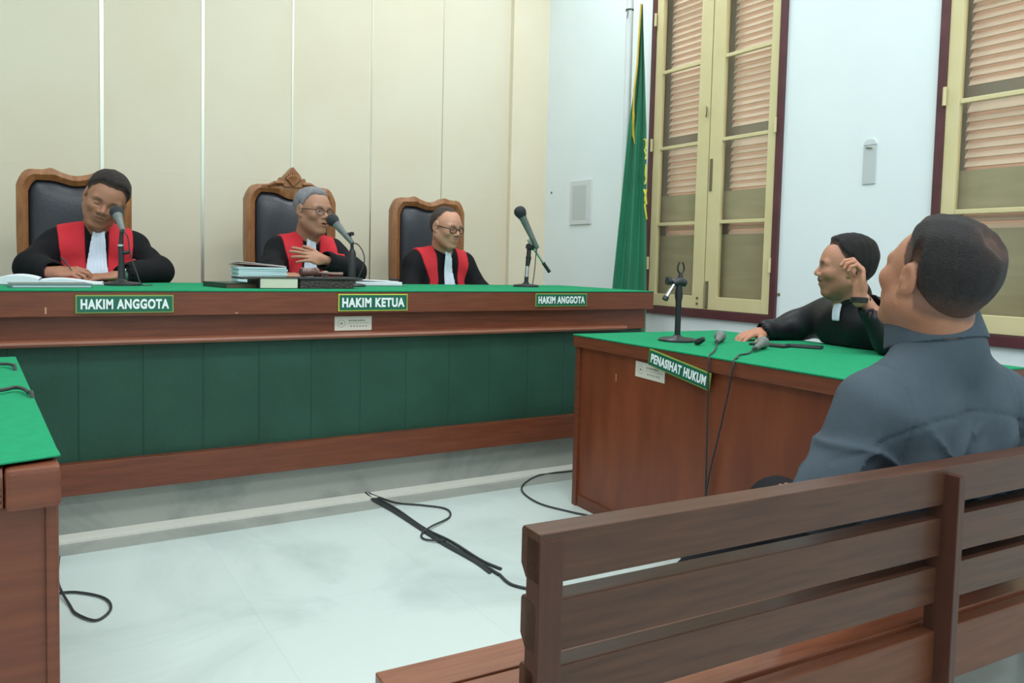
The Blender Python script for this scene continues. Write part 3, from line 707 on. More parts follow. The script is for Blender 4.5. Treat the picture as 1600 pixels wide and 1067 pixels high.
def limb(P, pts, rs, k=.03):
    d = None
    for a, b, ra, rb in zip(pts[:-1], pts[1:], rs[:-1], rs[1:]):
        e = rc(P, a, b, ra, rb); d = e if d is None else smin(d, e, k)
    return d
def torso(P, J, g=0.0, s_=1.0):
    shL, shR, nb, ch, pv = J['shL'], J['shR'], J['neck'], J['chest'], J['pelvis']
    mid = (A(*shL) + A(*shR)) / 2; lat = (A(*shL) - A(*shR)); lat /= np.linalg.norm(lat)
    inL = mid + lat * .085 * s_; inR = mid - lat * .085 * s_
    hL = A(*pv) + lat * .085; hR = A(*pv) - lat * .085; cL = A(*ch) + lat * .075 * s_; cR = A(*ch) - lat * .075 * s_
    d = sun(.07, rc(P, A(*nb) - A(0, 0, .02), inL, .052 + g, .060 + g), rc(P, A(*nb) - A(0, 0, .02), inR, .052 + g, .060 + g),
            rc(P, inL, shL, .062 + g, .056 + g), rc(P, inR, shR, .062 + g, .056 + g),
            rc(P, inL - A(0, 0, .05), cL, .085 + g, .098 + g), rc(P, inR - A(0, 0, .05), cR, .085 + g, .098 + g), rc(P, cL, hL, .098 + g, .110 + g), rc(P, cR, hR, .098 + g, .110 + g), rc(P, ch, pv, .11 + g, .12 + g))
    return d
def bounds(pts, pad): a = np.array(pts, float); return a.min(0) - pad, a.max(0) + pad

def spectacles(parent, mt, rim=.0016, thick=False):
    f = MB()
    for sg in (-1, 1):
        r = .021; pts = [(.098 - .008 * (abs(math.cos(t)) * (math.cos(t) > 0)) * 1, sg * (.032 + r * math.cos(t) * 1.1), -.001 + r * .72 * math.sin(t) + (.003 if math.sin(t) > 0 else 0)) for t in np.linspace(0, 2 * PI, 21)]
        f.tube([mt @ Vector(p) for p in pts], rim * mt.median_scale, 6, False)
        f.tube([mt @ Vector(p) for p in ((.092, sg * .054, .006), (.07, sg * .078, .008), (.0, sg * .082, .008), (-.02, sg * .081, -.006))], rim * 1.1 * mt.median_scale, 6)
    f.tube([mt @ Vector(p) for p in ((.100, -.011, .004), (.104, 0, .007), (.100, .011, .004))], rim * mt.median_scale, 6)
    fr = f.build('eyeglasses', M['specs'], parent, 0, True)
    for sg in (-1, 1):
        g = MB()
        pts = [(.097, sg * (.032 + .02 * math.cos(t)), -.001 + .0145 * math.sin(t)) for t in np.linspace(0, 2 * PI, 17)[:-1]]
        g.add([mt @ Vector(p) for p in pts], [tuple(range(16))])
        g.build('lens', M['lens'], fr)
    return fr

def person(label, J, H, ho, hands, robe=None, extra=None, parts=None, group=None, base=None):
    """J joints (world), H head matrix, ho head options, hands list of (matrix, side, curl, thumb)"""
    base = base or (J['pelvis'][0], J['pelvis'][1], J['pelvis'][2] - .12)
    root = empty('person', base, 0, label, 'person', group); bx = base
    Hi = np.array(H.inverted()); nbl = (Hi @ np.append(A(*J['neck']), 1))[:3]; sc = H.median_scale
    fine = ho.get('res', .0028)
    hb = [(lambda P: smin(head_sdf(P, ho), neck_prims(P, nbl, ho.get('neckr', .056)), .03), np.minimum(A(-.125, -.105, -.13), nbl - .06), A(.125, .105, .135), fine, H, head_col(ho))]
    sk = A(*ho['skin'])
    for mt, side, curl, th in hands:
        hb.append((lambda P, side=side, curl=curl, th=th: hand_prims(P, side, curl, 1.0, th), A(-.07, -.075, -.085), A(.19, .085, .05), .0030, mt, lambda V: np.tile(sk * A(1.04, 1.0, .98), (len(V), 1)) * (1 - .12 * sstep(V[:, 0], .12, .17))[:, None]))
    arm = [[J['shL'], J['elL'], J['wrL']], [J['shR'], J['elR'], J['wrR']]]
    allp = [J[k] for k in J if k not in ('ftL', 'ftR')]
    lo, hi = bounds(allp, .16)
    legs = [[J['hpL'], J['knL'], J['ftL']], [J['hpR'], J['knR'], J['ftR']]]
    lo2, hi2 = bounds([J[k] for k in J], .16)
    def core(P):
        d = torso(P, J, -.022)
        for a in arm: d = smin(d, limb(P, a, [.042, .034, .024], .02), .03)
        for l in legs: d = smin(d, limb(P, l, [.068, .046, .034], .03), .04)
        return d
    hb.append((core, lo2, hi2, .016, None, lambda V: np.tile(sk, (len(V), 1))))
    sdf_obj('body', hb, M['skin'], root, inv=bx)
    return root, hb, bx
def hair_mesh(root, H, ho, bx, th=.009, lo=(-.13, -.10, -.07), res=.0026):
    hc = A(*ho['hair']); nf = ho.get('nfreq', 160)
    def f(P):
        hd = ell(P, (-.016, 0, .034), (.094, .075, .080)); hd = smin(hd, ell(P, (.022, 0, .012), (.068, .066, .076)), .03)
        hd = smin(hd, ell(P, (-.05, 0, -.01), (.045, .056, .05)), .03)
        hl = hairline(P, ho); t = ho.get('th', th) * sstep(hl, -.002, ho.get('grow', .035)) * (ho.get('low', .35) + (1 - ho.get('low', .35)) * sstep(P[..., 2], -.03, .06)) + ho.get('lift', 0) * sstep(P[..., 2], .05, .11) * sstep(hl, 0, .03)
        bald = ho.get('bald')
        if bald is not None: t = t * (1 - sstep(-np.linalg.norm((P - A(*bald[:3])) * A(1, 1, 1), axis=-1), -bald[3], -bald[3] * .3) * .6)
        t = t + .0012 * np.sin(nf * P[..., 1] + 60 * P[..., 0]) * np.sin(nf * .8 * P[..., 0] + 2) * (t > .002)
        return np.maximum(hd - t - .0002, -(hl) * .6 + .0)
    def c(V):
        base = np.tile(hc, (len(V), 1)); g = ho.get('grey'); skn = A(*ho.get('skin', (.3, .2, .15))) * .55
        if g is not None: base = mixc(base, A(*g), sstep(-V[:, 2], -.05, .03) * .8)
        base = mixc(skn, base, .25 + .75 * sstep(hairline(V, ho), .0, ho.get('fade', .022))); base = base if ho.get('bald') is None else mixc(base, skn * 1.1, .5 * (1 - sstep(np.linalg.norm(V - A(*ho['bald'][:3]), axis=1), .005, .062))); r = rng.rand(len(V)); return base * (.8 + .4 * r)[:, None]
    return sdf_obj('hair', [(f, A(*lo), A(.11, .10, .15), res, H, c)], M['hair'], root, inv=bx)

# ------------------------------------------------------------------ judges
def judge(label, J, H, ho, hands, facing, bef, seed, specs=False):
    """facing: list of (v, inner, outer) for the red bands"""
    J = dict(J)
    lat = A(*J['shL']) - A(*J['shR']); lat[2] = 0; lat /= np.linalg.norm(lat); fwd = A(-lat[1], lat[0], 0); fwd = -fwd if fwd[1] > 0 else fwd
    pv = A(*J['pelvis'])
    J['hpL'] = tuple(pv + lat * .09); J['hpR'] = tuple(pv - lat * .09); J['knL'] = tuple(pv + lat * .12 + fwd * .36 + A(0, 0, -.02)); J['knR'] = tuple(pv - lat * .12 + fwd * .36 + A(0, 0, -.02))
    J['ftL'] = tuple(A(*J['knL']) * A(1, 1, 0) + A(0, 0, .22) + fwd * .02); J['ftR'] = tuple(A(*J['knR']) * A(1, 1, 0) + A(0, 0, .22) + fwd * .02)
    root, hb, bx = person(label, J, H, ho, hands)
    ch = A(*J['chest']); mid = (A(*J['shL']) + A(*J['shR'])) / 2; nb = A(*J['neck'])
    def shell(P):
        d = torso(P, J, .012)
        d = smin(d, limb(P, [J['shL'], J['elL']], [.066, .072], .03), .05); d = smin(d, limb(P, [J['shR'], J['elR']], [.066, .072], .03), .05)
        return d
    up = nb - A(*J['pelvis']); up /= np.linalg.norm(up)
    def full(P):
        d = torso(P, J, .012)
        for sd in ('L', 'R'):
            wr = A(*J['wr' + sd]); el = A(*J['el' + sd]); e2 = el + (wr - el) * .93
            a = limb(P, [J['sh' + sd], el, e2], [.064, .070, .052], .03)
            a = np.maximum(a, -rc(P, el + (wr - el) * .80, wr + (wr - el) * .3, .036, .046))    # open cuff
            d = smin(d, a, .045)
        for sd in ('L', 'R'): d = smin(d, limb(P, [J['hp' + sd], J['kn' + sd], J['ft' + sd]], [.10, .085, .095], .05), .06)
        d = d - folds(P, .0045, seed)
        d = np.maximum(d, -np.maximum(np.maximum(P[..., 1] - 4.225, P[..., 2] - .9445), .893 - P[..., 2]))
        nk = rc(P, nb + up * .005, nb + up * .12, .060, .060); return smax(d, -nk, .006)
    lo, hi = bounds([J[k] for k in J], .15)
    robe = sdf_obj('robe', [(full, lo, hi, .0085, None, None)], M['robe'], root, inv=bx)
    fv = [f_[0] for f_ in facing]; fi = [f_[1] for f_ in facing]; fo_ = [f_[2] for f_ in facing]
    lo2 = np.minimum(mid, ch) - A(.26, .26, .36); hi2 = mid + A(.26, .26, .14)
    def red(P):
        d = full(P) - .007
        u = (P - mid) @ lat - 0; w = (P - mid) @ fwd; v = mid[2] - P[..., 2] + .0
        au = np.abs(u); reg = np.maximum(np.interp(v, fv, fi) - au, au - np.interp(v, fv, fo_))
        reg = np.maximum(reg, v - fv[-1]); reg = np.maximum(reg, -w - .045)
        d = np.maximum(d, -(full(P) + .012)); return np.maximum(d, reg)
    sdf_obj('red_facing', [(red, lo2, hi2, .0062, None, None)], M['red'], robe, inv=bx)
    def wbib(P):
        d = full(P) - .016 - .0016 * np.sin(((P - mid) @ lat) * 420); u = (P - nb) @ lat; w = (P - nb) @ fwd; v = nb[2] - P[..., 2]
        reg = np.abs(u - bef[3] * v) - (bef[0] + (bef[1] - bef[0]) * np.clip(v / bef[2], 0, 1)); reg = np.maximum(reg, v - bef[2]); reg = np.maximum(reg, -v - .02); reg = np.maximum(reg, .02 - w)
        return np.maximum(np.maximum(d, -(full(P) - .008)), reg)
    sdf_obj('white_bib', [(wbib, nb - A(.12, .2, bef[2] + .03), nb + A(.12, .12, .06), .0045, None, None)], M['bef'], robe, inv=bx)
    def neckband(P):   # black standing collar
        d = rc(P, nb - up * .03, nb + up * .035, .070, .062); d = np.maximum(d, -rc(P, nb - up * .05, nb + up * .10, .058, .057)); w = (P - nb) @ fwd; u = np.abs((P - nb) @ lat)
        return np.maximum(d, np.minimum(.024 - u, .0 - w) * -1 * -1) if False else np.maximum(d, np.minimum(w - .01, .026 - u))
    sdf_obj('collar', [(neckband, nb - .11, nb + .13, .0045, None, None)], M['robe'], robe, inv=bx)
    if specs: spectacles(root, Matrix.Translation(Vector([-b for b in bx])) @ H, .0018 if specs == 1 else .0026)
    return root, bx

SK1, SK2, SK3, SK4 = s(164, 116, 92), s(176, 130, 106), s(204, 150, 126), s(184, 132, 108)
# judge writing at left
H1 = head_mtx((.352, 4.30, 1.335), 180 + 6, -22, 22, 1.10)
J1 = dict(neck=(.325, 4.40, 1.185), shL=(.485, 4.43, 1.115), shR=(.150, 4.43, 1.12), chest=(.315, 4.44, .93), pelvis=(.31, 4.58, .76), elL=(.585, 4.27, .995), wrL=(.40, 4.10, .985), elR=(.045, 4.26, 1.01), wrR=(.130, 4.09, .990))
h1R = frame((.135, 4.085, .992), (.95, -.30, .05), (-.1, -.45, .9)); h1L = frame((.385, 4.095, .975), (-.98, -.12, -.02), (0, -.2, 1))
judge('person in a black robe with red facing bent over writing, dark hair, at the left', J1, H1,
      dict(skin=SK1, hair=s(58, 46, 46), front=0, eyes=0, recede=.6, th=.010, stubble=.12, moustache=.25, jaw=1.06, brow=s(60, 42, 38), browk=.85),
      [(h1R, 1, [.55, .6, .75, .85], (.5, .35)), (h1L, -1, [.15, .18, .2, .22], (.3, .4))],
      [(-.09, .05, .165), (.0, .050, .160), (.10, .045, .150), (.24, .045, .150)], (.026, .052, .225, -.05), 1.3)
# presiding judge, grey hair
H2 = head_mtx((1.372, 4.31, 1.335), 180 - 22, -3, 2, 1.08)
J2 = dict(neck=(1.365, 4.40, 1.175), shL=(1.525, 4.43, 1.115), shR=(1.215, 4.43, 1.115), chest=(1.37, 4.44, .93), pelvis=(1.38, 4.58, .76), elL=(1.585, 4.26, 1.01), wrL=(1.375, 4.10, 1.070), elR=(1.13, 4.24, 1.00), wrR=(1.10, 4.09, .985))
h2L = frame((1.36, 4.10, 1.074), (-.95, -.12, .20), (-.2, -.8, .55)); h2R = frame((1.12, 4.08, .985), (.95, -.25, .02), (0, -.3, .95))
judge('person with short grey hair and glasses speaking, one hand raised across the red facing', J2, H2,
      dict(skin=SK2, hair=s(150, 148, 152), front=-.004, eyes=.6, recede=.9, th=.009, mouth=.004, jaw=.92, brow=s(80, 70, 68), browk=.8, stubble=.15, scalp=.5),
      [(h2L, -1, [.10, .12, .2, .3], (.2, .75)), (h2R, 1, [.3, .35, .4, .45], (.4, .4))],
      [(-.09, .045, .150), (.0, .045, .145), (.08, .05, .13), (.24, .05, .125)], (.024, .042, .215, -.03), 2.1, specs=1)
# judge at right
H3 = head_mtx((2.190, 4.31, 1.285), 180 - 18, -12, 0, 1.03)
J3 = dict(neck=(2.205, 4.40, 1.13), shL=(2.375, 4.43, 1.060), shR=(2.045, 4.43, 1.065), chest=(2.215, 4.44, .90), pelvis=(2.21, 4.58, .74), elL=(2.455, 4.33, .87), wrL=(2.34, 4.12, .82), elR=(1.955, 4.33, .87), wrR=(2.08, 4.12, .82))
h3L = frame((2.33, 4.11, .82), (-.9, -.3, 0), (0, 0, 1)); h3R = frame((2.09, 4.11, .82), (.9, -.3, 0), (0, 0, 1))
judge('person with thinning hair and dark-rimmed glasses looking down, in the right-hand chair', J3, H3,
      dict(skin=SK3, hair=s(74, 62, 60), front=-.03, eyes=.15, recede=1.0, th=.004, stubble=.15, moustache=.45, jaw=1.08, brow=s(80, 56, 48), browk=.8, scalp=.35),
      [(h3L, -1, .5, (.4, .4)), (h3R, 1, .5, (.4, .4))],
      [(-.09, .075, .165), (.0, .070, .150), (.10, .065, .115), (.24, .085, .135)], (.020, .040, .215, .05), 3.3, specs=2)

# ------------------------------------------------------------------ counsel at the right desk
H4 = head_mtx((2.838, 2.03, 1.095), -42, -2, 4, 1.05)
J4 = dict(neck=(2.915, 2.035, .930), shL=(2.90, 1.87, .885), shR=(2.985, 2.215, .885), chest=(3.01, 2.01, .74), pelvis=(3.16, 1.96, .54), elL=(2.760, 1.765, .840), wrL=(2.672, 1.835, .985), elR=(2.93, 2.35, .82), wrR=(2.760, 2.37, .806))
lat4 = A(*J4['shL']) - A(*J4['shR']); lat4[2] = 0; lat4 /= np.linalg.norm(lat4)
pv = A(*J4['pelvis']); J4['hpL'] = tuple(pv + lat4 * .09); J4['hpR'] = tuple(pv - lat4 * .09); J4['knL'] = tuple(A(2.80, 1.86, .50)); J4['knR'] = tuple(A(2.80, 2.12, .50)); J4['ftL'] = (2.72, 1.84, .07); J4['ftR'] = (2.72, 2.14, .07)
h4L = frame((2.665, 1.840, 1.005), (.06, .02, 1.0), (.72, -.70, .0)); h4R = frame((2.755, 2.37, .802), (-.93, .05, -.06), (0, -.1, 1))
root4, hb, bx4 = person('person in a black robe with moustache, leaning on the counsel desk, hand at ear', J4, H4,
    dict(skin=SK4, hair=s(34, 30, 32), front=-.016, eyes=.6, recede=.9, th=.012, moustache=1.0, stubble=.5, browk=.9, lift=.004), [(h4L, -1, [.95, 1.02, 1.1, 1.1], (.6, .6)), (h4R, 1, [.35, .4, .45, .45], (.4, .5))])
P4 = dict(J4)
def robe4(P):
    d = torso(P, J4, .014)
    for sd, rs in (('L', [.070, .072, .050]), ('R', [.068, .066, .050])):
        wr = A(*J4['wr' + sd]); el = A(*J4['el' + sd]); k = .72 if sd == 'L' else .86
        e2 = el + (wr - el) * k; a = limb(P, [J4['sh' + sd], el, e2], rs, .03); a = np.maximum(a, -rc(P, el + (wr - el) * (k - .12), wr, .038, .04)); d = smin(d, a, .045)
    for sd in ('L', 'R'): d = smin(d, limb(P, [J4['hp' + sd], J4['kn' + sd], J4['ft' + sd]], [.10, .085, .095], .05), .06)
    d = d - folds(P, .006, 5.0, .8)
    nbv = A(*J4['neck']); return np.maximum(smax(d, -rc(P, nbv, nbv + A(-.03, 0, .12), .060, .060), .006), -np.maximum(np.maximum(P[..., 2] - .772, .715 - P[..., 2]), P[..., 0] - 2.965))
lo, hi = bounds([J4[k] for k in J4], .15)
rb4 = sdf_obj('robe', [(robe4, lo, hi, .008, None, None)], M['robe2'], root4, inv=bx4)
nb4 = A(*J4['neck'])
def col4(P):
    t = A(-.35, 0, .94); d = rc(P, nb4 - t * .02, nb4 + t * .055, .084, .074); d = np.maximum(d, -rc(P, nb4 - t * .05, nb4 + t * .12, .060, .060)); return d
sdf_obj('collar', [(col4, nb4 - .12, nb4 + .14, .0045, None, None)], M['robe2'], rb4, inv=bx4)
def bib4(P):
    d = robe4(P) - .012; f4 = A(-.97, .2, 0); w = (P - nb4) @ f4; u = (P - nb4) @ A(-.2, -.97, 0); v = nb4[2] - P[..., 2]
    reg = np.maximum(np.maximum(np.abs(u) - .020, v - .055), np.maximum(-v - .02, .0 - w)); return np.maximum(np.maximum(d, -(robe4(P) - .004)), reg)
sdf_obj('white_bib', [(bib4, nb4 - A(.2, .13, .27), nb4 + A(.1, .13, .05), .005, None, None)], M['bef'], rb4, inv=bx4)
hair4 = dict(skin=SK4, hair=s(34, 30, 32), front=-.016, recede=.9, th=.012, lift=.006); 
hair_mesh(root4, H4, hair4, bx4)
# hair of the judges
jr = [o for o in bpy.data.objects if o.name.startswith('person')]
def find(lbl): return next(o for o in jr if lbl in o['label'])
r1, r2, r3 = find('bent over'), find('grey hair'), find('thinning')
hair_mesh(r1, H1, dict(skin=SK1, hair=s(56, 46, 46), front=0, recede=.6, th=.012, lift=.008, grey=s(96, 84, 80)), tuple(r1.location))
hair_mesh(r2, H2, dict(skin=SK2, hair=s(168, 168, 176), front=-.004, recede=.9, th=.009, lift=.004), tuple(r2.location))
hair_mesh(r3, H3, dict(skin=SK3, hair=s(84, 72, 70), front=-.035, recede=1.0, th=.004), tuple(r3.location))
# watches
def watch(root, bx, mt, band, m2):
    b = MB(); mt = Matrix.Translation(Vector([-q for q in bx])) @ mt
    pts = [mt @ Vector((-.02, .0305 * math.cos(t), .0285 * math.sin(t))) for t in np.linspace(0, 2 * PI, 25)]
    for dx in (-.006, 0, .006): b.tube([p + (mt.to_3x3() @ Vector((dx, 0, 0))) for p in pts], .0042, 6, False)
    o = b.build('wristwatch', band, root, 0, True)
    b = MB(); b.lathe([(0, 0), (.016, 0), (.017, .004), (.014, .008), (0, .008)], 16, mt @ T(-.02, 0, .029)); b.build('watch_case', m2, o, 0, True)
watch(r1, tuple(r1.location), h1L @ T(-.01, 0, 0), M['watchg'], M['chrome'])
watch(root4, bx4, h4L @ T(-.012, 0, 0), M['black'], M['black'])

# ------------------------------------------------------------------ the man in the grey shirt
H5 = head_mtx((1.742, 1.020, 1.062), 11, 18, -3, 1.14)
J5 = dict(neck=(1.785, 1.020, .925), shL=(1.590, 1.055, .775), shR=(2.005, 1.005, .768), chest=(1.800, 1.045, .63), pelvis=(1.80, 1.08, .47), elL=(1.475, 1.085, .58), wrL=(1.66, 1.27, .485), elR=(2.13, 1.04, .55), wrR=(1.98, 1.25, .485))
J5.update(hpL=(1.71, 1.10, .46), hpR=(1.89, 1.09, .46), knL=(1.765, 1.44, .425), knR=(1.93, 1.42, .425), ftL=(1.60, 1.70, .08), ftR=(1.80, 1.74, .08))
h5L = frame((1.675, 1.285, .500), (.55, .75, .1), (0, -.1, 1)); h5R = frame((1.965, 1.265, .50), (-.5, .75, .1), (0, -.1, 1))
SK5 = s(168, 116, 90)
ho5 = dict(skin=SK5, hair=s(44, 38, 40), front=-.004, eyes=.6, recede=.5, th=.008, stubble=.15, neckr=.064, res=.0028, scalp=.8, jaw=1.14, browk=.8)
root5, hb, bx5 = person('person in a dark grey shirt seen from behind, seated on the slatted bench', J5, H5, ho5,
    [(h5L, -1, .35, (.4, .4)), (h5R, 1, .35, (.4, .4))], base=(1.80, 1.07, .37))
hair_mesh(root5, H5, dict(ho5, th=.013, lift=.008, up=.006, recede=.8, grow=.06, fade=.06, low=.12, grey=s(64, 58, 58), bald=(-.080, -.01, .100, .042)), bx5, res=.0024)
nb5 = A(*J5['neck']); la5 = A(*J5['shL']) - A(*J5['shR']); la5[2] = 0; la5 /= np.linalg.norm(la5); fw5 = A(la5[1], -la5[0], 0)
if fw5[1] < 0: fw5 = -fw5
def shirt(P):
    d = torso(P, J5, .012, 1.05)
    for sd in ('L', 'R'):
        wr = A(*J5['wr' + sd]); el = A(*J5['el' + sd]); a = limb(P, [J5['sh' + sd], el, el + (wr - el) * .85], [.073, .066, .044], .03)
        a = np.maximum(a, -rc(P, el + (wr - el) * .7, wr + (wr - el) * .2, .034, .036)); d = smin(d, a, .06)
    d = smin(d, rc(P, nb5 + fw5 * .02 - A(0, 0, .02), nb5 - fw5 * .0 + A(0, 0, .01), .075, .062), .04)
    for sd in ('L', 'R'): d = smin(d, rc(P, nb5 - A(0, 0, .012), A(*J5['sh' + sd]) + A(0, 0, .030), .068, .042), .05)
    q = P - nb5; u = q @ la5; w = q @ fw5; z = q[..., 2]
    # creases: from the armpit, across the back, down the sleeve
    rg = lambda t, k=3: (1 - np.abs(np.sin(t))) ** k
    au = np.abs(u)
    f = .011 * rg(20 * u + 13 * z + 1.2 * np.sin(11 * z + 1)) * sstep(-z, .14, .22) * sstep(.17 - au, 0, .06)
    f = f + .014 * rg(21 * z - 15 * au + 1.1 * np.sin(13 * u + 2), 5) * sstep(-z, .15, .24)
    f = f + .013 * rg(24 * z + 22 * au + 1.4 * np.sin(9 * z + 12 * w), 4) * sstep(au, .14, .20) * sstep(-z, .17, .25)
    f = f + folds(P, .003, 2.2, 1.2) * sstep(-z, .08, .16) - .002
    seam = .004 * np.exp(-((z + .150 + .9 * u * u) / .004) ** 2) * (w < 0) + .004 * np.exp(-((au - .178 - .25 * (z + .13) ** 2) / .004) ** 2) * (z > -.32)
    d = d - f + seam
    ax = nb5 + fw5 * .022 + A(0, 0, .022); tilt = A(0, 0, 1) + fw5 * .25; tilt /= np.linalg.norm(tilt)
    zz = (P - ax) @ tilt; rad = np.linalg.norm(P - ax - zz[..., None] * tilt, axis=-1)
    d = np.maximum(d, -np.maximum(rad - .125, -.012 - .25 * np.maximum(rad - .09, 0) - zz))
    d = np.maximum(d, -np.maximum(rad - .078, -.06 - zz))
    return smax(d, .40 - P[..., 2], .02)
lo, hi = bounds([J5[k] for k in ('neck', 'shL', 'shR', 'elL', 'elR', 'wrL', 'wrR', 'pelvis')], .16)
sh5 = sdf_obj('shirt', [(shirt, lo, hi, .0062, None, None)], M['shirt'], root5, inv=bx5)
def collar(P):
    q = P - nb5; z = q[..., 2]; w = q @ fw5
    ax = nb5 + fw5 * .022 + A(0, 0, .022); tilt = A(0, 0, 1) + fw5 * .25; tilt /= np.linalg.norm(tilt)
    d = np.abs(rc(P, ax - tilt * .04, ax + tilt * .06, .108, .090)) - .0035
    d = np.minimum(d, np.abs(rc(P, ax - tilt * .03, ax + tilt * .06, .096, .084)) - .003)
    zz = (P - ax) @ tilt; back = sstep(-w, -.03, .05); return np.maximum(np.maximum(d, zz - .030 - .016 * back), -.030 - zz)
sdf_obj('collar', [(collar, nb5 - .14, nb5 + .14, .0035, None, None)], M['shirt'], sh5, inv=bx5)
def trous(P):
    d = sun(.06, limb(P, [J5['hpL'], J5['knL'], J5['ftL']], [.102, .076, .060], .04), limb(P, [J5['hpR'], J5['knR'], J5['ftR']], [.102, .076, .060], .04), rc(P, J5['hpL'], J5['hpR'], .115, .115))
    return np.maximum(d - folds(P, .004, 1), .08 - P[..., 2])
lo, hi = bounds([J5[k] for k in ('hpL', 'hpR', 'knL', 'knR', 'ftL', 'ftR')], .13); lo[2] = .04
sdf_obj('trousers', [(trous, lo, hi, .0085, None, None)], M['trouser'], root5, inv=bx5)
def shoe(P, f, dr):
    f = A(*f); t = f + A(*dr) * .15; d = sun(.03, rc(P, A(f[0], f[1], .055), A(t[0], t[1], .035), .045, .034), rc(P, A(f[0], f[1], .10), A(f[0], f[1], .05), .042, .045)); return np.maximum(d, .002 - P[..., 2])
for sd, dr in (('L', (-.35, .94, 0)), ('R', (-.15, .99, 0))):
    f = A(*J5['ft' + sd]); sdf_obj('shoe', [(lambda P, f=f, dr=dr: shoe(P, f, dr), A(f[0] - .2, f[1] - .1, 0), A(f[0] + .2, f[1] + .25, .16), .007, None, None)], M['shoe'], root5, inv=bx5)
#PART3
# ------------------------------------------------------------------ things on the judges' desk
Z = TOPJ
def book(name, loc, size, rz, cover, pages, label, cat='book', spine='x-', th=.003, tilt=0):
    sx, sy, sz = size; r = empty(name, loc, rz, label, cat); r.rotation_euler = (tilt, 0, rz)
    c = MB(); c.box(-sx / 2, sx / 2, -sy / 2, sy / 2, 0, th); c.box(-sx / 2, sx / 2, -sy / 2, sy / 2, sz - th, sz); c.box(-sx / 2, -sx / 2 + th, -sy / 2, sy / 2, 0, sz)
    c.build('cover', cover, r, .0008)
    box('page_block', (-sx / 2 + th, sx / 2 - .004, -sy / 2 + .004, sy / 2 - .004, th, sz - th), pages, r); return r
# writing judge: open book, folder, pen
ob = empty('open_book', (.075, 3.93, Z), -.05, 'open book with white pages in front of the writing judge', 'book')
for sg, nm in ((-1, 'left'), (1, 'right')):
    V = []; n = 14
    for i in range(n + 1):
        u = i / n; z = .006 + (.030 if sg < 0 else .016) * (1 - abs(2 * u - .7) ** 2) * (1 - u ** 3) + .004
        for y in (-.15, .15): V.append((sg * u * .24, y, z))
    g = MB(); g.add(V, [(2 * i, 2 * i + 1, 2 * i + 3, 2 * i + 2) for i in range(n)])
    g.add([(v[0], v[1], .004) for v in V], [(2 * i, 2 * i + 1, 2 * i + 3, 2 * i + 2) for i in range(n)])
    g.add(V + [(v[0], v[1], .004) for v in V], [(2 * i, 2 * i + 2, 2 * (n + 1) + 2 * i + 2, 2 * (n + 1) + 2 * i) for i in range(n)] + [(2 * i + 1, 2 * i + 3, 2 * (n + 1) + 2 * i + 3, 2 * (n + 1) + 2 * i + 1) for i in range(n)] + [(2 * n, 2 * n + 1, 4 * n + 3, 4 * n + 2)])
    g.build('page_block', M['paper'], ob)
box('cover', (-.25, .25, -.155, .155, 0, .004), M['folder'], ob)
fo = empty('file_folder', (.10, 3.60, Z), .08, 'thin grey-green folder near the front edge below the open book', 'folder')
box('cover', (-.135, .135, -.10, .10, 0, .003), M['folder'], fo, .001); box('cover', (-.135, .135, -.10, .10, .012, .015), M['folder'], fo, .001); box('papers', (-.13, .13, -.095, .095, .003, .012), M['paperb'], fo)
pe = MB(); pe.tube([(.198, 4.04, 1.000), (.178, 4.055, 1.030), (.160, 4.07, 1.056)], [.0015, .004, .004], 8)
tag(pe.build('pen', M['black'], None, 0, True), 'dark pen held in the writing judge\'s hand', 'pen')
# presiding judge
ps = empty('paper_stack', (1.000, 3.99, Z), -.04, 'tall stack of bluish-white papers left of the presiding judge', 'papers')
for k in range(9):
    g = MB(); a = .02 * math.sin(k * 2.3); mt = T(.004 * math.sin(k * 3), .003 * math.cos(k * 2), 0) @ rot('Z', math.degrees(a)); g.box(-.112, .118, -.09, .09, k * .0098, k * .0098 + .0090, mt); g.build('paper_bundle', M['paperb'], ps)
mt = T(-.01, 0, .0935) @ rot('Z', 6) @ rot('X', -3)
g = MB(); g.box(-.11, .12, -.09, .09, -.001, .0012, mt @ rot('Y', 3.5)); g.build('pink_sheet', M['pinkp'], ps)
g = MB(); g.box(-.108, .11, -.09, .09, .004, .006, mt @ rot('Y', 5)); g.build('loose_sheet', M['paper'], ps)
book('closed_book', (.80, 3.66, Z), (.155, .26, .022), .18, M['dkbook'], M['brbook'], 'thin dark green book lying left of the thick black book')
bb = book('thick_book', (.965, 3.60, Z), (.17, .22, .048), .0, M['blkbook'], M['pages'], 'thick black book with cream page edges, left of the carved box')
g = MB(); g.box(-.155, -.075, -.10, .11, .040, .047); g.build('cover_flap', M['blkbook'], bb, .001)
cb = empty('carved_box', (1.185, 3.60, Z), 0, 'dark carved wooden box under the gavel on the judges\' desk', 'box')
box('body', (-.125, .125, -.10, .10, 0, .040), M['dkbox'], cb, .003); box('lid', (-.132, .165, -.105, .105, .0405, .050), M['blkbook'], cb, .002)
gv = empty('gavel', (1.165, 3.61, Z + .0505), 0, 'brown wooden gavel lying on the carved box', 'gavel')
prof = [(.0, -.045), (.018, -.045), (.021, -.040), (.021, -.026), (.017, -.023), (.019, -.019), (.019, .019), (.017, .023), (.021, .026), (.021, .040), (.018, .045), (0, .045)]
MB().lathe(prof, 20, T(-.03, 0, .0215) @ rot('Z', 14) @ rot('Y', 90)).build('head', M['gavel'], gv, 0, True)
MB().tube([(-.02, .005, .022), (.03, -.01, .018), (.085, -.02, .014), (.12, -.03, .014)], [.007, .006, .009, .010], 10).build('handle', M['gavel'], gv, 0, True)
MB().lathe([(0, -.004), (.012, -.004), (.018, .008), (.016, .02), (.006, .025), (0, .025)], 16, T(.055, .03, .004)).build('knob', M['chrome'], gv, 0, True)
